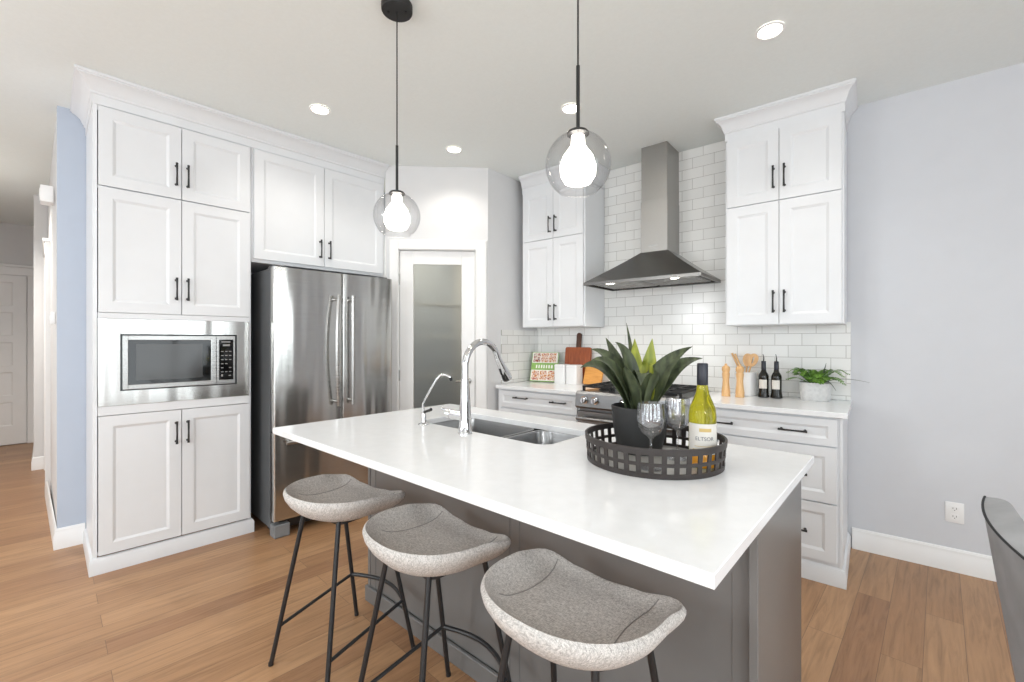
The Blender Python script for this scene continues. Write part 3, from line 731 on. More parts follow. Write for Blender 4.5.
for x0, x1 in ((BX0, BX0+0.02), (BX1-0.02, BX1)):
    bm = B(); box(bm, x0, x1, BY0-0.040 if x0 > -1 else BY0-0.012, BY1+0.005, 0.0, 0.888, 0.0015); obj('end_panel', bm, 'island', t)
bm = B(); box(bm, BX0-0.006, BX1-0.021, BY0-0.022, BY0-0.0065, 0.0, 0.075, 0.003); box(bm, BX0-0.012, BX0-0.0005, BY0-0.022, BY1, 0.0, 0.075, 0.003); obj('base_trim', bm, 'island', t)
for x in (-1.16, -0.43):
    bm = B(); box(bm, x-0.05, x+0.05, BY0-0.13, BY0-0.02, 0.868, 0.888, 0.003); box(bm, x-0.035, x+0.035, BY0-0.132, BY0-0.126, 0.872, 0.884, 0.001)
    obj('power_box', bm, 'black', t)['label'] = 'black power outlet box under the overhang'

# sink
t = thing('kitchen_sink', 'undermount stainless double-bowl sink in the island', 'sink', FI, 0, 0, 0)
def bowl(x0, x1, y0, y1, depth):
    bm = B(); z = TOPZ0-0.001; rs = []
    for ins, zz, r in ((-0.012, z, 0.06), (0.0, z, 0.055), (0.003, z-0.01, 0.055), (0.012, z-depth+0.03, 0.05), (0.022, z-depth+0.008, 0.045), (0.045, z-depth, 0.03)):
        rs.append(ring(bm, [(x, y, zz) for x, y in rrect(x0+ins, x1-ins, y0+ins, y1-ins, r, 6)]))
    for a, b in zip(rs, rs[1:]): bridge(bm, a, b)
    cap(bm, rs[-1])
    out = ring(bm, [(x, y, z-depth-0.004) for x, y in rrect(x0+0.03, x1-0.03, y0+0.03, y1-0.03, 0.03, 6)])
    o2 = ring(bm, [(x, y, z-0.012) for x, y in rrect(x0-0.004, x1+0.004, y0-0.004, y1+0.004, 0.055, 6)])
    bridge(bm, rs[0], o2); bridge(bm, o2, out); cap(bm, out, True)
    lathe(bm, [(0.042, 0.0005), (0.036, 0.003), (0.028, 0.001), (0.0, 0.001)], (x0+x1)/2, (y0+y1)/2, z-depth, 24)
    return bm
for x0, x1 in ((SKX0-0.002, -1.030), (-0.995, SKX1+0.002)): obj('bowl', bowl(x0, x1, SKY0-0.002, SKY1+0.002, 0.20), 'sink', t)
bm = B(); box(bm, -1.024, -1.001, SKY0+0.004, SKY1-0.004, TOPZ0-0.020, TOPZ0-0.0065, 0.003); obj('divider', bm, 'steel', t)

# faucet
t = thing('kitchen_faucet', 'tall chrome gooseneck pull-down faucet at the island sink', 'faucet', FI, -1.100, 0.468, TOPZ)
bm = B(); lathe(bm, [(0, 0), (0.029, 0), (0.029, 0.006), (0.026, 0.010), (0.0235, 0.06), (0.0225, 0.10), (0.0195, 0.16), (0.0165, 0.22), (0, 0.22)], seg=32); obj('base', bm, 'chrome', t)
pts = [(0, 0, 0.21), (0, 0, 0.26)]
rc = 0.098
for k in range(15):
    a = PI-PI*k/14*0.90; pts.append((0, rc+rc*math.cos(a), 0.265+rc*math.sin(a)*1.05))
bm = B(); tube(bm, pts, 0.0140, 18); obj('spout', bm, 'chrome', t)
e = Vector(pts[-1]); dv = (Vector(pts[-1])-Vector(pts[-2])).normalized(); dv = (dv+Vector((0, 0.22, 0))).normalized()
bm = B(); tube(bm, [e-dv*0.004, e+dv*0.02, e+dv*0.05, e+dv*0.095, e+dv*0.112], [0.0145, 0.0155, 0.0185, 0.0235, 0.0225], 24); sh = obj('spray_head', bm, 'chrome', t)
sideways = Vector((0, -1, 0)).cross(dv).normalized()
nm = dv.cross(Vector((1, 0, 0))).normalized()
bm = B()
for s in (1, -1):
    c0 = e+dv*0.045; tube(bm, [c0+nm*s*0.012, c0+dv*0.03+nm*s*0.0155], 0.008, 12)
obj('spray_button', bm, 'black', sh)['label'] = 'black spray button'
bm = B(); tube(bm, [(0, 0, 0.070), (-0.030, -0.012, 0.072), (-0.060, -0.024, 0.075)], [0.020, 0.020, 0.0195], 20); tube(bm, [(-0.060, -0.024, 0.075), (-0.078, -0.031, 0.077)], [0.021, 0.018], 20)
tube(bm, [(-0.072, -0.028, 0.078), (-0.085, -0.03, 0.088), (-0.105, -0.034, 0.094)], [0.007, 0.0055, 0.005], 10)
obj('lever', bm, 'chrome', t)

t = thing('filter_tap', 'slim chrome drinking-water tap left of the main faucet', 'faucet', FI, -1.383, 0.478, TOPZ)
bm = B(); lathe(bm, [(0, 0), (0.026, 0), (0.024, 0.005), (0.011, 0.009), (0.011, 0.05), (0.008, 0.056), (0, 0.056)], seg=24); obj('base', bm, 'chrome', t)
bm = B(); tube(bm, [(0, 0, 0.05), (-0.004, -0.002, 0.09), (0.028, 0.008, 0.145), (0.066, 0.022, 0.205), (0.080, 0.030, 0.221), (0.096, 0.044, 0.224), (0.110, 0.058, 0.214), (0.114, 0.062, 0.200)], 0.0058, 12); obj('spout', bm, 'chrome', t)
bm = B(); tube(bm, [(0.111, 0.059, 0.211), (0.115, 0.063, 0.197)], 0.0068, 12); obj('tip', bm, 'black', t)
bm = B(); tube(bm, [(0, 0, 0.054), (0.02, -0.001, 0.060), (0.055, -0.002, 0.072)], [0.006, 0.0055, 0.007], 12); obj('lever', bm, 'black', t)['label'] = 'black lever'

# ------------------------------------------------------------------ stools
def seat_mesh():
    A0 = [0, 35, 70, 95, 122, 148, 180]            # degrees from the rear (0) to the front centre (180)
    Z0 = [0.702, 0.702, 0.700, 0.696, 0.676, 0.654, 0.648]
    def rim(a):
        for i in range(len(A0)-1):
            if A0[i] <= a <= A0[i+1]:
                s = (a-A0[i])/(A0[i+1]-A0[i]); s = s*s*(3-2*s); return Z0[i]+(Z0[i+1]-Z0[i])*s
        return Z0[-1]
    HW, RB, RF = 0.220, 0.205, 0.150
    N = 72
    def outl(k):
        th = 2*PI*k/N; c, s = math.sin(th), -math.cos(th)      # th=0 rear
        n = 2.3 if s < 0 else 4.5
        b = RB if s < 0 else RF
        r = (abs(c/HW)**n+abs(s/b)**n)**(-1.0/n)
        a = math.degrees(abs((th+PI) % (2*PI)-PI))
        ear = math.exp(-((a-124)/13.0)**2)
        r += 0.014*ear
        return r*c, r*s, rim(a), a
    zs = 0.640
    bm = B(); rings = []
    for f, g in ((0.16, 0.0), (0.40, 0.01), (0.60, 0.05), (0.74, 0.16), (0.84, 0.40), (0.91, 0.68), (0.96, 0.90), (0.99, 0.99)):
        R_ = []
        for k in range(N):
            x, y, zr, a = outl(k); R_.append((x*f, y*f, zs+(zr-zs)*g))
        rings.append(ring(bm, R_))
    for f, g in ((1.018, 0.02), (1.032, 0.10), (1.01, 0.27), (0.94, 0.50), (0.83, 0.72), (0.68, 0.88), (0.46, 0.98), (0.20, 1.0)):
        R_ = []
        for k in range(N):
            x, y, zr, a = outl(k); zb = 0.594
            if a > 120: zb += 0.012*min(1, (a-120)/40.0)
            z = zr-0.004+(zb-(zr-0.004))*g
            R_.append((x*f, y*f-0.0, z))
        rings.append(ring(bm, R_))
    for a, b in zip(rings, rings[1:]): bridge(bm, a, b)
    cap(bm, rings[0]); cap(bm, rings[-1], True)
    # surface sampler for the seams
    def surf(x, y):
        th = math.atan2(x, -y); k = (th/(2*PI)*N) % N
        ox, oy, zr, a = outl(k); f = math.hypot(x, y)/max(1e-6, math.hypot(ox, oy))
        fs = [0, 0.16, 0.40, 0.60, 0.74, 0.84, 0.91, 0.96, 1.0]; gs = [0, 0, 0.01, 0.05, 0.16, 0.40, 0.68, 0.90, 1.0]
        g = 1.0
        for i in range(8):
            if fs[i] <= f <= fs[i+1]: g = gs[i]+(gs[i+1]-gs[i])*(f-fs[i])/(fs[i+1]-fs[i])
        return zs+(zr-zs)*g
    return bm, surf
def make_stool(label):
    t = thing('counter_stool', label, 'stool', FI, 0, 0, 0, 0, 'grey counter stools at the island')
    bm, surf = seat_mesh(); obj('seat', bm, 'fabric', t, angle=60)
    for s in (-1, 1):
        bm = B(); pts = []
        for k in range(15):
            u = k/14; x = s*(0.150-0.020*math.sin(PI*u)); y = 0.135-0.245*u; pts.append((x, y, surf(x, y)+0.0004))
        tube(bm, pts, 0.0015, 6); obj('seam', bm, 'seam', t)
    FT = {}
    for nm, tx, ty, fx, fy in (('rl', -0.115, -0.10, -0.190, -0.200), ('rr', 0.115, -0.10, 0.190, -0.200), ('fl', -0.140, 0.085, -0.195, 0.195), ('fr', 0.140, 0.085, 0.195, 0.195)):
        bm = B(); top = Vector((tx, ty, 0.612)); ft = Vector((fx, fy, 0.0)); FT[nm] = (top, ft)
        tube(bm, [top, ft+Vector((0, 0, 0.004))], 0.0088, 12); tube(bm, [ft+Vector((0, 0, 0.012)), ft+Vector((0, 0, 0.0005))], 0.0098, 12)
        obj('leg', bm, 'grey_leg', t)
    def on(nm, z):
        a, b = FT[nm]; s = (a.z-z)/(a.z-b.z); return a+(b-a)*s
    bm = B()
    fl, fr, rl, rr = on('fl', 0.215), on('fr', 0.215), on('rl', 0.150), on('rr', 0.150)
    tube(bm, [rl, fl], 0.0068, 10); tube(bm, [rr, fr], 0.0068, 10)
    arc = []
    for k in range(17):
        u = k/16; p = fl.lerp(fr, u); p = p+Vector((0, 0.050*math.sin(PI*u), 0.0)); arc.append(p)
    tube(bm, arc, 0.0085, 12); obj('footrest', bm, 'grey_leg', t)
    bm = B(); pts = rrect(-0.13, 0.13, -0.105, 0.095, 0.03, 4); prism(bm, pts, 'z', 0.597, 0.605); obj('mounting_plate', bm, 'grey_leg', t)
    return t
st = make_stool('grey fabric counter stool nearest the camera, by the dark right island end')
st.location = FI.w(-0.372, 0.165, 0)
s2 = dup(st, FI.w(-0.910, 0.165, 0), FI.th+R(-4), 'grey fabric counter stool between the other two, tucked at the island')
s1 = dup(st, FI.w(-1.490, 0.160, 0), FI.th+R(6), 'grey fabric counter stool farthest from the camera, near the fridge')

# ------------------------------------------------------------------ pendants and downlights
t = thing('pendant_lamp', 'clear glass globe pendant hanging over the far left end of the island', 'pendant lamp', FW, -0.498, 1.931, 1.826, 0, 'globe pendants over the island')
DZ = CEIL-1.826
bm = B(); lathe(bm, [(0, DZ-0.030), (0.064, DZ-0.030), (0.066, DZ-0.026), (0.066, DZ-0.001), (0, DZ-0.001)], seg=40); obj('canopy', bm, 'black', t)
bm = B(); lathe(bm, [(0, DZ-0.034), (0.006, DZ-0.034), (0.006, DZ-0.030)], -0.038, 0, 0, 12); lathe(bm, [(0, DZ-0.034), (0.006, DZ-0.034), (0.006, DZ-0.030)], 0.038, 0, 0, 12); obj('canopy_screw', bm, 'iron', t)
bm = B(); cyl(bm, (0, 0, 0.30), (0, 0, DZ-0.03), 0.0028, 10); obj('cord', bm, 'black', t)
bm = B(); cyl(bm, (0, 0, 0.098), (0, 0, 0.305), 0.0058, 14); obj('stem', bm, 'black', t)
bm = B(); lathe(bm, [(0, 0.112), (0.012, 0.110), (0.030, 0.1035), (0.034, 0.098), (0.034, 0.094), (0, 0.094)], seg=32); obj('cap', bm, 'black', t)
bm = B(); prof = []
for k in range(25):
    a = R(70-k*(70+54)/24.0); prof.append((0.1*math.cos(a), 0.1*math.sin(a)))
prof += [(0.0585, -0.0825), (0.0575, -0.0805)]
for k in range(25):
    a = R(-54+k*(70+54)/24.0); prof.append((0.098*math.cos(a), 0.098*math.sin(a)))
lathe(bm, prof, seg=48); obj('glass_globe', bm, 'globe', t, angle=60)['label'] = 'clear glass globe open at the bottom'
bm = B(); lathe(bm, [(0, 0.088), (0.020, 0.088), (0.021, 0.060), (0.030, 0.048), (0.046, 0.025), (0.055, -0.005), (0.053, -0.032), (0.040, -0.054), (0.018, -0.062), (0, -0.064)], seg=32); obj('inner_shade', bm, 'bulb', t, angle=60)['label'] = 'glowing frosted inner shade'
dup(t, Vector((0.203, 1.372, 1.826)), 0.0, 'clear glass globe pendant hanging over the middle of the island, before the range hood')

DL = [((320, 109), 'recessed ceiling downlight above the fridge aisle'), ((454, 149), 'recessed ceiling downlight in front of the pantry door'),
      ((770, 30), 'recessed ceiling downlight near the cabinet right of the hood'), ((571, 108), 'recessed ceiling downlight seen beside the middle pendant stem')]
def downlight(x, y, label=None):
    t = thing('recessed_downlight', label, 'downlight', FW, x, y, CEIL, 0, 'recessed ceiling downlights')
    bm = B(); lathe(bm, [(0.060, -0.001), (0.062, -0.007), (0.052, -0.009), (0.048, -0.004), (0.048, -0.001)], seg=36); obj('trim_ring', bm, 'outlet', t)
    bm = B(); lathe(bm, [(0, -0.0045), (0.048, -0.0045), (0.048, -0.001), (0, -0.001)], seg=36); obj('lens', bm, 'lens', t)['label'] = 'glowing lens'
    spot(x, y)
def spot(x, y, power=None, color=(1.0, 0.95, 0.87)):
    l = bpy.data.lights.new('downlight_or_fill', 'SPOT'); l.energy = power or DOWNLIGHT_POWER; l.color = color; l.spot_size = R(140); l.spot_blend = 0.7; l.shadow_soft_size = 0.05
    o = bpy.data.objects.new('downlight_or_fill', l); C.collection.objects.link(o); o.location = (x, y, CEIL-0.02)
for (px, py), lb in DL:
    Y = 446*(CEIL-CAM_H)/(341-py); X = (px-512)/446*Y; downlight(X, Y, lb)
# unseen lamps: the hall downlight, then spots added to light pantry and living room
p = FA.w(-0.8, 2.2); spot(p.x, p.y, 120)
p = FP.w(-0.42, 0.42); spot(p.x, p.y, 60, (1.0, 0.88, 0.68))
for x, y in ((1.5, -2.6), (-1.6, -4.3), (0.4, -4.6)):
    p = FB.w(x, y); spot(p.x, p.y, 12)

# ------------------------------------------------------------------ tray group on the island
TX, TY = 0.439, 1.388
t = thing('round_tray', 'round dark open-weave tray on the island worktop', 'tray', FW, TX, TY, TOPZ+0.0005)
def tray_wall():
    bm = B(); R0, R1 = 0.208, 0.220
    def band(z0, z1, ra, rb, th):
        lathe(bm, [(ra, z0), (ra+th, z0), (rb+th, z1), (rb, z1), (ra, z0)], seg=72)
    band(0.0, 0.014, 0.196, 0.197, 0.006); band(0.033, 0.042, 0.1985, 0.1992, 0.006); band(0.064, 0.082, 0.2010, 0.2025, 0.007)
    n = 38
    for k in range(n):
        a = 2*PI*(k+0.5)/n; w = 0.0068
        c, s = math.cos(a), math.sin(a)
        def P(r, u, z): return (r*c-u*s, r*s+u*c, z)
        a0 = ring(bm, [P(0.1975, -w, 0.010), P(0.1975, w, 0.010), P(0.2015, w, 0.010), P(0.2015, -w, 0.010)])
        a1 = ring(bm, [P(0.2025, -w, 0.068), P(0.2025, w, 0.068), P(0.2065, w, 0.068), P(0.2065, -w, 0.068)])
        bridge(bm, a0, a1)
    return bm
obj('woven_rim', tray_wall(), 'tray', t)
bm = B(); lathe(bm, [(0, 0.0), (0.1955, 0.0), (0.1955, 0.006), (0, 0.006)], seg=72); obj('tray_base', bm, 'traybase', t)
TZ = TOPZ+0.0075
# agave
t = thing('potted_agave', 'spiky green potted plant in a charcoal pot on the round tray', 'potted plant', FW, 0.421, 1.474, TZ)
bm = B(); lathe(bm, [(0, 0), (0.064, 0), (0.069, 0.004), (0.082, 0.06), (0.090, 0.135), (0.0905, 0.150), (0.0855, 0.151), (0.0835, 0.13), (0, 0.128)], seg=48); obj('pot', bm, 'pot', t)
bm = B(); lathe(bm, [(0.083, 0.129), (0.06, 0.136), (0, 0.138)], seg=32); obj('soil', bm, 'soil', t)
def blade(bm, p0, p1, p2, w, fold=0.35, roll=0.0, n=18, tw=0.0):
    """curved leaf: quadratic bezier p0-p1-p2, max width w, V fold, thickness"""
    p0, p1, p2 = Vector(p0), Vector(p1), Vector(p2); top = []; bot = []
    for i in range(n+1):
        s = i/n
        p = p0*(1-s)**2+p1*2*s*(1-s)+p2*s*s
        d = ((p1-p0)*(1-s)+(p2-p1)*s).normalized()
        side = d.cross(Vector((0, 0, 1)))
        if side.length < 0.15: side = Vector((1, 0, 0))-d*d.x
        side.normalize(); nn = side.cross(d).normalized()
        rr = roll+tw*s; side, nn = side*math.cos(rr)+nn*math.sin(rr), nn*math.cos(rr)-side*math.sin(rr)
        ww = w*0.5*min(1.0, 0.5+1.4*s)*(1-s**1.5) + 0.0006
        th = 0.003*(1-s)+0.0008
        row = [p+side*ww*u+nn*(abs(u)*ww*fold) for u in (-1, -0.5, 0, 0.5, 1)]
        top.append(ring(bm, row)); bot.append(ring(bm, [q-nn*th for q in row]))
    for a, b in zip(top, top[1:]): bridge(bm, a, b, closed=False)
    for a, b in zip(bot, bot[1:]): bridge(bm, b, a, closed=False)
    for i in range(n):
        for e_ in (0, -1):
            try: bm.faces.new((top[i][e_], top[i+1][e_], bot[i+1][e_], bot[i][e_]))
            except ValueError: pass
    cap(bm, top[0]+bot[0][::-1]); cap(bm, top[-1]+bot[-1][::-1])
# tips: (dx, dy, dz) from the pot's centre; bend point lifts the leaf
LV = [((-0.195, 0.00, 0.275), (-0.105, 0.0, 0.325), 0.058, 'leafd'), ((-0.15, 0.06, 0.335), (-0.07, 0.03, 0.335), 0.055, 'leafd'), ((-0.090, 0.10, 0.375), (-0.055, 0.05, 0.29), 0.050, 'leafd'),
      ((-0.165, -0.03, 0.30), (-0.085, -0.02, 0.33), 0.052, 'leafd'), ((-0.070, -0.10, 0.285), (-0.055, -0.05, 0.26), 0.056, 'leafd'), ((-0.02, -0.085, 0.225), (-0.005, -0.06, 0.33), 0.062, 'leafd'),
      ((0.012, 0.10, 0.372), (0.0, 0.05, 0.27), 0.052, 'leafl'), ((0.052, 0.03, 0.372), (0.035, 0.03, 0.26), 0.062, 'leafl'), ((-0.002, 0.16, 0.43), (0.0, 0.07, 0.30), 0.030, 'leafd'),
      ((0.175, 0.00, 0.345), (0.060, 0.0, 0.300), 0.064, 'leafd'), ((0.222, 0.03, 0.305), (0.095, 0.0, 0.305), 0.056, 'leafd'), ((-0.075, 0.02, 0.36), (-0.02, 0.0, 0.33), 0.058, 'leafd'), ((0.03, -0.07, 0.27), (0.045, -0.05, 0.24), 0.05, 'leafd')]
for i, (tip, mid, w, m) in enumerate(LV):
    a = math.atan2(tip[1], tip[0]); bm = B()
    rr_ = 0.022; blade(bm, (rr_*math.cos(a), rr_*math.sin(a), 0.13), mid, tip, w*(1.0 if w < 0.04 else 1.6), 0.30, (-0.75 if m == 'leafd' else 0.0)*tip[0]/max(0.08, Vector(tip[:2]).length))
    o = obj('leaf', bm, m, t, angle=50)
    if m == 'leafl': o['label'] = 'bright yellow-green inner leaf'
# wine glasses
def wineglass():
    bm = B()
    lathe(bm, [(0, 0.0), (0.033, 0.0), (0.033, 0.0015), (0.012, 0.004), (0.0042, 0.010), (0.0036, 0.04), (0.0040, 0.082), (0.010, 0.090), (0.027, 0.102), (0.037, 0.122), (0.0395, 0.140), (0.0380, 0.167), (0.0350, 0.188),
               (0.0340, 0.188), (0.0370, 0.167), (0.0385, 0.140), (0.036, 0.122), (0.026, 0.1035), (0.009, 0.0925), (0, 0.091)], seg=40)
    return bm
g1 = tag(obj('wine_glass', wineglass(), 'wineglass', None, FW, (0.396, 1.272, TZ), angle=60), 'clear wine glass in front of the charcoal plant pot', 'wine glass', 'wine glasses on the tray')
g2 = g1.copy(); C.collection.objects.link(g2); g2.location = (0.512, 1.380, TZ); g2['label'] = 'clear wine glass standing between the plant pot and the yellow bottle'
# white wine bottle
t = thing('wine_bottle', 'yellow-green wine bottle with a white label on the tray', 'bottle', FW, 0.553, 1.295, TZ, R(-6))
bm = B(); lathe(bm, [(0, 0.004), (0.030, 0.0), (0.0365, 0.004), (0.0375, 0.012), (0.0375, 0.150), (0.0350, 0.170), (0.0270, 0.190), (0.0185, 0.212), (0.0145, 0.235), (0.0140, 0.262), (0, 0.262)], seg=40); obj('glass', bm, 'wine', t, angle=50)
bm = B(); lathe(bm, [(0.0368, 0.0035), (0.0379, 0.012), (0.0379, 0.040), (0.0374, 0.041)], seg=40); obj('bottle_base', bm, 'amber', t)['label'] = 'amber glass foot of the bottle'
bm = B(); lathe(bm, [(0.0146, 0.236), (0.0152, 0.238), (0.0150, 0.296), (0.0135, 0.299), (0, 0.2995)], seg=32); obj('capsule', bm, 'foil', t)['label'] = 'navy foil capsule'
bm = B()
def arc_patch(bm, r, a0, a1, z0, z1, n=16):
    lo = ring(bm, [(r*math.sin(a0+(a1-a0)*k/n), -r*math.cos(a0+(a1-a0)*k/n), z0) for k in range(n+1)])
    hi = ring(bm, [(r*math.sin(a0+(a1-a0)*k/n), -r*math.cos(a0+(a1-a0)*k/n), z1) for k in range(n+1)])
    bridge(bm, lo, hi, closed=False)
    l2 = ring(bm, [(v.co.x*0.993, v.co.y*0.993, v.co.z) for v in lo]); h2_ = ring(bm, [(v.co.x*0.993, v.co.y*0.993, v.co.z) for v in hi]); bridge(bm, h2_, l2, closed=False)
    bridge(bm, hi, h2_, closed=False); bridge(bm, l2, lo, closed=False)
arc_patch(bm, 0.0380, R(-88), R(72), 0.042, 0.128); lb = obj('paper_label', bm, 'label', t); lb['label'] = 'white paper label'
bm = B(); arc_patch(bm, 0.0383, R(-60), R(44), 0.052, 0.056); arc_patch(bm, 0.0383, R(-30), R(20), 0.106, 0.116, 8); arc_patch(bm, 0.0383, R(-50), R(30), 0.064, 0.0655); obj('print', bm, 'gold', lb)
def text_mesh(s, size):
    cu = bpy.data.curves.new('lettering', 'FONT'); cu.body = s; cu.size = size; cu.align_x = 'CENTER'; cu.align_y = 'CENTER'; cu.extrude = 0.0
    o = bpy.data.objects.new('lettering', cu); C.collection.objects.link(o)
    dg = bpy.context.evaluated_depsgraph_get(); me = bpy.data.meshes.new_from_object(o.evaluated_get(dg))
    bm = B(); bm.from_mesh(me); bpy.data.objects.remove(o); bpy.data.curves.remove(cu); bpy.data.meshes.remove(me)
    return bm
bm = text_mesh('ELTSOR', 0.0150)
for v in bm.verts:
    a = v.co.x/0.0384+R(-8); v.co = Vector((0.0384*math.sin(a), -0.0384*math.cos(a), 0.086+v.co.y))
obj('lettering', bm, 'ink', lb, smooth=False)

# ------------------------------------------------------------------ things on the range-wall counters
CZ = 0.9140
# cookbook leaning
t = thing('cookbook', 'green and white cookbook propped up in the tiled corner', 'book', FB, -2.185, -0.185, CZ+0.0065, R(15))
lean = R(-17)
def leaned(o): o.rotation_euler = (lean, 0, 0); return o
bm = B(); box(bm, -0.122, 0.122, 0.001, 0.017, 0.004, 0.268); leaned(obj('pages', bm, 'page', t))
bm = B(); box(bm, -0.125, 0.125, -0.002, 0.0008, 0.001, 0.272); box(bm, -0.125, 0.125, 0.0172, 0.020, 0.001, 0.272); box(bm, -0.127, -0.1245, -0.002, 0.020, 0.001, 0.272); cv = leaned(obj('cover', bm, 'book_g', t))
for z0, z1 in ((0.006, 0.105), (0.172, 0.268)):
    bm = B(); box(bm, -0.122, 0.122, -0.0028, -0.002, z0, z1); obj('white_panel', bm, 'page', cv)
    for k in range(3):
        bm = B(); box(bm, -0.112+k*0.076, -0.043+k*0.076, -0.0034, -0.0028, z0+0.006, z1-0.006); obj('cover_photo', bm, 'food1' if (k == 0 and z0 > 0.1) else 'food2', cv)
random.seed(4)
bm = B()
for k in range(7): box(bm, -0.080+k*0.024, -0.066+k*0.024+random.uniform(-0.003, 0.003), -0.0028, -0.002, 0.122, 0.152)
obj('title_mark', bm, 'page', cv)
# chopping board leaning on the wall
t = thing('chopping_board', 'reddish-brown wooden chopping board with dark handle leaning on the tiles', 'chopping board', FB, -1.90, -0.086, CZ+0.003)
bm = B(); pts = rrect(-0.13, 0.13, 0.0, 0.315, 0.015, 4); prism(bm, pts, 'y', 0, 0.018); o = obj('board', bm, 'mahog', t); o.rotation_euler = (R(-7), 0, 0)
bm = B(); pts = rrect(-0.022, 0.022, 0.30, 0.445, 0.021, 6); prism(bm, pts, 'y', 0.001, 0.017); o = obj('handle', bm, 'walnut', t); o.rotation_euler = (R(-7), 0, 0)
# canisters
def canister(x, y, label):
    t = thing('canister', label, 'canister', FB, x, y, CZ, R(-3), 'white canisters on the counter')
    bm = B(); pts = rrect(-0.056, 0.056, -0.056, 0.056, 0.016, 4); prism(bm, pts, 'z', 0.0, 0.142); obj('body', bm, 'ceramic', t)
    bm = B(); prism(bm, rrect(-0.057, 0.057, -0.057, 0.057, 0.016, 4), 'z', 0.143, 0.162); prism(bm, rrect(-0.050, 0.050, -0.050, 0.050, 0.014, 4), 'z', 0.162, 0.166); obj('lid', bm, 'ceramic', t)
canister(-2.000, -0.145, 'square white canister beside the cookbook'); canister(-1.878, -0.150, 'square white canister beside the small golden board')
bm = B(); prism(bm, rrect(-0.085, 0.085, 0.0, 0.17, 0.012, 4), 'y', 0, 0.016)
tag(obj('small_board', bm, 'bamboo', None, FB, (-1.710, -0.150, CZ+0.006), rxyz=(R(-20), 0, 0)), 'small golden wooden board leaning beside the white canisters', 'chopping board')
# pepper mills
def mill_mesh():
    bm = B(); lathe(bm, [(0, 0), (0.027, 0), (0.028, 0.008), (0.026, 0.012), (0.0275, 0.03), (0.022, 0.075), (0.020, 0.11), (0.024, 0.146), (0.024, 0.152)], seg=28)
    lathe(bm, [(0.024, 0.152), (0.0245, 0.154), (0.0205, 0.16), (0.026, 0.178), (0.0245, 0.195), (0.014, 0.205), (0.007, 0.207)], seg=28)
    lathe(bm, [(0.007, 0.207), (0.009, 0.213), (0.006, 0.219), (0, 0.220)], seg=20); return bm
m1 = tag(obj('pepper_mill', mill_mesh(), 'beech', None, FB, (-0.640, -0.245, CZ), angle=50), 'turned pale wood mill nearer the range', 'pepper mill', 'wooden mills on the counter')
m2 = m1.copy(); C.collection.objects.link(m2); m2.location = FB.w(-0.553, -0.250, CZ); m2['label'] = 'turned pale wood mill nearer the two dark bottles'
# utensil crock and utensils
CX, CY = -0.548, -0.100
bm = B(); lathe(bm, [(0, 0), (0.064, 0), (0.067, 0.004), (0.067, 0.158), (0.0645, 0.160), (0.061, 0.158), (0.061, 0.008), (0, 0.008)], seg=40)
tag(obj('utensil_crock', bm, 'ceramic', None, FB, (CX, CY, CZ)), 'white ceramic crock holding wooden utensils behind the mills', 'crock')
def utensil(name, label, bx, by, tip, kind):
    b = Vector((CX+bx, CY+by, CZ+0.009)); e = Vector((CX+tip[0], CY+tip[1], CZ+tip[2])); d = (e-b).normalized(); bm = B()
    L = (e-b).length
    if kind == 'stick': tube(bm, [b, b+d*L*0.5, e], [0.005, 0.0058, 0.007], 10)
    else:
        tube(bm, [b, b+d*(L-0.085)], [0.0048, 0.0058], 10)
        side = Vector((1, 0, 0)); side = (side-d*side.dot(d)).normalized(); nn = side.cross(d)
        prof = []; N = 20
        for k in range(N):
            a = 2*PI*k/N; hw = 0.030*(1.0-0.18*math.sin(a)*-1)
            prof.append((math.cos(a)*hw, math.sin(a)*0.046))
        c0 = b+d*(L-0.046)
        if kind == 'slot': rings_in = [(math.cos(2*PI*k/N)*0.006, math.sin(2*PI*k/N)*0.024) for k in range(N)]
        f_ = ring(bm, [c0+side*u+d*v-nn*0.004 for u, v in prof]); g_ = ring(bm, [c0+side*u+d*v+nn*0.004 for u, v in prof]); bridge(bm, f_, g_)
        if kind == 'slot':
            fi = ring(bm, [c0+side*u+d*v-nn*0.004 for u, v in rings_in]); gi = ring(bm, [c0+side*u+d*v+nn*0.004 for u, v in rings_in]); bridge(bm, f_, fi); bridge(bm, g_, gi); bridge(bm, fi, gi)
        else:
            cf = ring(bm, [c0+side*u*0.7+d*v*0.7+nn*0.001 for u, v in prof]); bridge(bm, f_, cf); cap(bm, cf); cap(bm, g_, True)
    o = obj(name, bm, 'beech', None, FB, (0, 0, 0)); tag(o, label, 'utensil', 'wooden utensils in the crock')
utensil('wooden_spatula', 'thin wooden stick leaning left in the crock, leftmost', 0.022, 0.030, (-0.098, 0.050, 0.285), 'stick')
utensil('wooden_fork', 'thin wooden stick leaning left in the crock, right of the leftmost stick', 0.035, 0.012, (-0.075, 0.034, 0.280), 'stick')
utensil('wooden_spoon', 'round-headed wooden spoon in the crock, left of the slotted spoon', -0.01, -0.010, (0.012, 0.022, 0.285), 'spoon')
utensil('slotted_spoon', 'slotted wooden spoon leaning right in the crock beside the dark bottles', -0.020, -0.035, (0.060, -0.012, 0.285), 'slot')
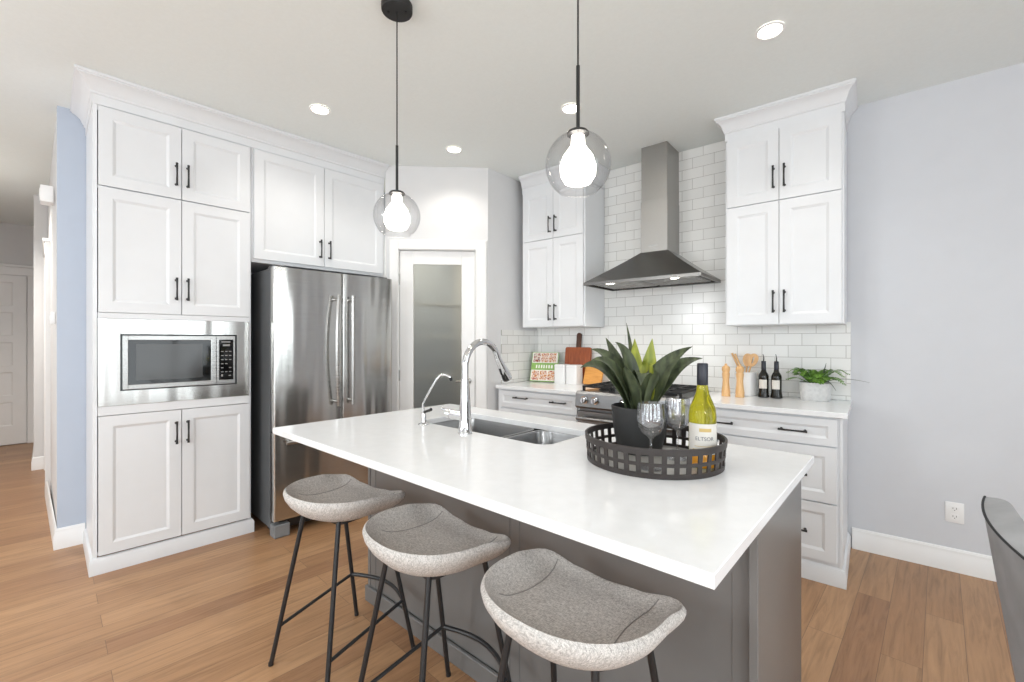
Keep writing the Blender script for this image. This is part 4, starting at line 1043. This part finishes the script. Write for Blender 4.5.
# dark bottles
def oil_bottle(x, y, label):
    t = thing('oil_bottle', label, 'bottle', FB, x, y, CZ, R(8), 'dark bottles on the counter')
    bm = B(); lathe(bm, [(0, 0.003), (0.028, 0), (0.034, 0.003), (0.0345, 0.010), (0.0300, 0.040), (0.0300, 0.128), (0.0305, 0.138), (0.0270, 0.152), (0.0165, 0.170), (0.0135, 0.185), (0.0130, 0.19)], seg=32); obj('glass', bm, 'bottle_dark', t, angle=50)
    bm = B(); lathe(bm, [(0.0136, 0.180), (0.0142, 0.182), (0.0138, 0.236), (0.012, 0.239), (0, 0.239)], seg=28); obj('capsule', bm, 'foil', t)
    bm = B(); tube(bm, [(0, 0, 0.238), (0.001, 0, 0.262), (-0.004, -0.002, 0.285)], [0.0040, 0.003, 0.0018], 8); obj('pourer', bm, 'black', t)
    bm = B(); arc_patch(bm, 0.0306, R(-55), R(38), 0.060, 0.118); obj('paper_label', bm, 'label', t)
oil_bottle(-0.430, -0.158, 'dark glass bottle with pourer beside the utensil crock'); oil_bottle(-0.356, -0.162, 'dark glass bottle with pourer on the side of the fern planter')
# fern planter
t = thing('potted_fern', 'green fern in a pale concrete planter at the right end of the counter', 'potted plant', FB, -0.150, -0.130, CZ)
bm = B(); rs = []
for f, z in ((0.86, 0), (0.90, 0.004), (1.0, 0.108), (0.985, 0.112), (0.93, 0.110), (0.92, 0.09)):
    rs.append(ring(bm, [(x*f, y*f, z) for x, y in rrect(-0.085, 0.085, -0.062, 0.062, 0.05, 6)]))
for a, b in zip(rs, rs[1:]): bridge(bm, a, b)
cap(bm, rs[0], True); cap(bm, rs[-1]); obj('planter', bm, 'concrete', t)
bm = B(); lathe(bm, [(0.055, 0.0905), (0.03, 0.098), (0, 0.1)], seg=24, sy=0.75); obj('soil', bm, 'soil', t)
random.seed(11)
def frond(ang, reach, h, droop, n=13):
    bm = B(); d = Vector((math.cos(ang), math.sin(ang), 0)); pts = []
    for k in range(n+1):
        s = k/n; pts.append(Vector((0, 0, 0.095))+d*(0.02+reach*s)+Vector((0, 0, h*math.sin(min(1.0, s*1.1)*PI*0.62)-droop*s*s)))
    tube(bm, pts, [0.0016*(1-0.7*k/n) for k in range(n+1)], 6)
    sd_ = d.cross(Vector((0, 0, 1)))
    for k in range(2, n+1):
        s = k/n; L = 0.034*math.sin(PI*min(0.97, 0.18+s*0.80))+0.006; p = pts[k]; tg = (pts[k]-pts[k-1]).normalized()
        for q in (-1, 1):
            tip = p+sd_*q*L+tg*L*0.55-Vector((0, 0, 0.004)); m = (p+tip)/2; w = tg*0.0062
            a = [bm.verts.new(v) for v in (p, m-w+Vector((0, 0, 0.002)), tip, m+w+Vector((0, 0, 0.002)))]
            b = [bm.verts.new(v) for v in (p-Vector((0, 0, 0.001)), m-w+Vector((0, 0, 0.001)), tip-Vector((0, 0, 0.001)), m+w+Vector((0, 0, 0.001)))]
            bm.faces.new(a); bm.faces.new(b[::-1]); bridge(bm, a, b)
    return bm
for i in range(22):
    an = 2*PI*i/22+random.uniform(-0.15, 0.15); c = abs(math.cos(an))
    toback = max(0.0, math.sin(an))
    obj('frond', frond(an, (random.uniform(0.06, 0.09)+(0.07 if math.cos(an) > 0 else 0.055)*c)*(1-0.55*toback), random.uniform(0.05, 0.115), random.uniform(0.0, 0.05)), 'fern', t, smooth=False)
for p1, p2, w in (((0.10, -0.02, 0.17), (0.265, -0.03, 0.128), 0.010), ((-0.07, -0.02, 0.18), (-0.155, -0.03, 0.165), 0.009), ((0.045, 0.01, 0.17), (0.055, 0.02, 0.235), 0.020), ((0.06, -0.05, 0.17), (0.11, -0.09, 0.075), 0.009)):
    bm = B(); blade(bm, (0.02*(1 if p2[0] > 0 else -1), 0, 0.095), p1, p2, w, 0.3); obj('long_leaf', bm, 'fernd', t)['label'] = 'dark grassy blade'

# ------------------------------------------------------------------ dining chair at the right edge
t = thing('dining_chair', 'grey velvet dining chair with dark piping, cut off by the right edge', 'chair', FB, 0.600, -1.835, 0, R(90))
def back_shell():
    """chair faces local -y; the back is a curved flared panel"""
    bm = B(); nu, nv = 24, 14; outer = []; inner = []; edge = []
    for j in range(nv+1):
        v = j/nv; z = 0.40+0.42*v; hw = 0.175+0.098*v**0.9; y0 = 0.185+0.055*v
        ro, ri = [], []
        for i in range(nu+1):
            u = -1+2*i/nu
            top = 0.0
            zz = z
            x = hw*u; y = y0-0.030*u*u*(0.6+0.4*v)
            th = 0.070-0.050*abs(u)**4-0.012*v
            ro.append((x, y, zz)); ri.append((x*0.985, y-th, zz+0.022*v*(1-abs(u)**4)))
        outer.append(ring(bm, ro)); inner.append(ring(bm, ri)); edge.append(ro)
    for a, b in zip(outer, outer[1:]): bridge(bm, a, b, closed=False)
    for a, b in zip(inner, inner[1:]): bridge(bm, b, a, closed=False)
    bridge(bm, outer[-1], inner[-1], closed=False); bridge(bm, inner[0], outer[0], closed=False)
    for j in range(nv):
        for e_ in (0, -1): bm.faces.new((outer[j][e_], outer[j+1][e_], inner[j+1][e_], inner[j][e_]))
    path = [e[0] for e in edge]+[p for p in edge[-1][1:-1]]+[e[-1] for e in edge[::-1]]
    return bm, path
bm, path = back_shell(); bk = obj('backrest', bm, 'velvet', t, angle=50)
bm = B(); tube(bm, path, 0.0030, 8); obj('piping', bm, 'piping', bk)['label'] = 'dark piping along the edge'
bm = B(); rs = []
for f, z in ((0.90, 0.40), (0.98, 0.41), (1.0, 0.44), (0.98, 0.475), (0.90, 0.488)):
    rs.append(ring(bm, [(x*f, y*f-0.06, z) for x, y in rrect(-0.22, 0.22, -0.21, 0.19, 0.07, 6)]))
for a, b in zip(rs, rs[1:]): bridge(bm, a, b)
cap(bm, rs[0], True); cap(bm, rs[-1]); obj('seat', bm, 'velvet', t, angle=50)
for sx in (-1, 1):
    for sy in (-1, 1):
        bm = B(); tube(bm, [(sx*0.15, sy*0.13-0.06, 0.405), (sx*0.205, sy*0.19-0.06, 0.0)], [0.015, 0.010], 12); obj('leg', bm, 'black', t)
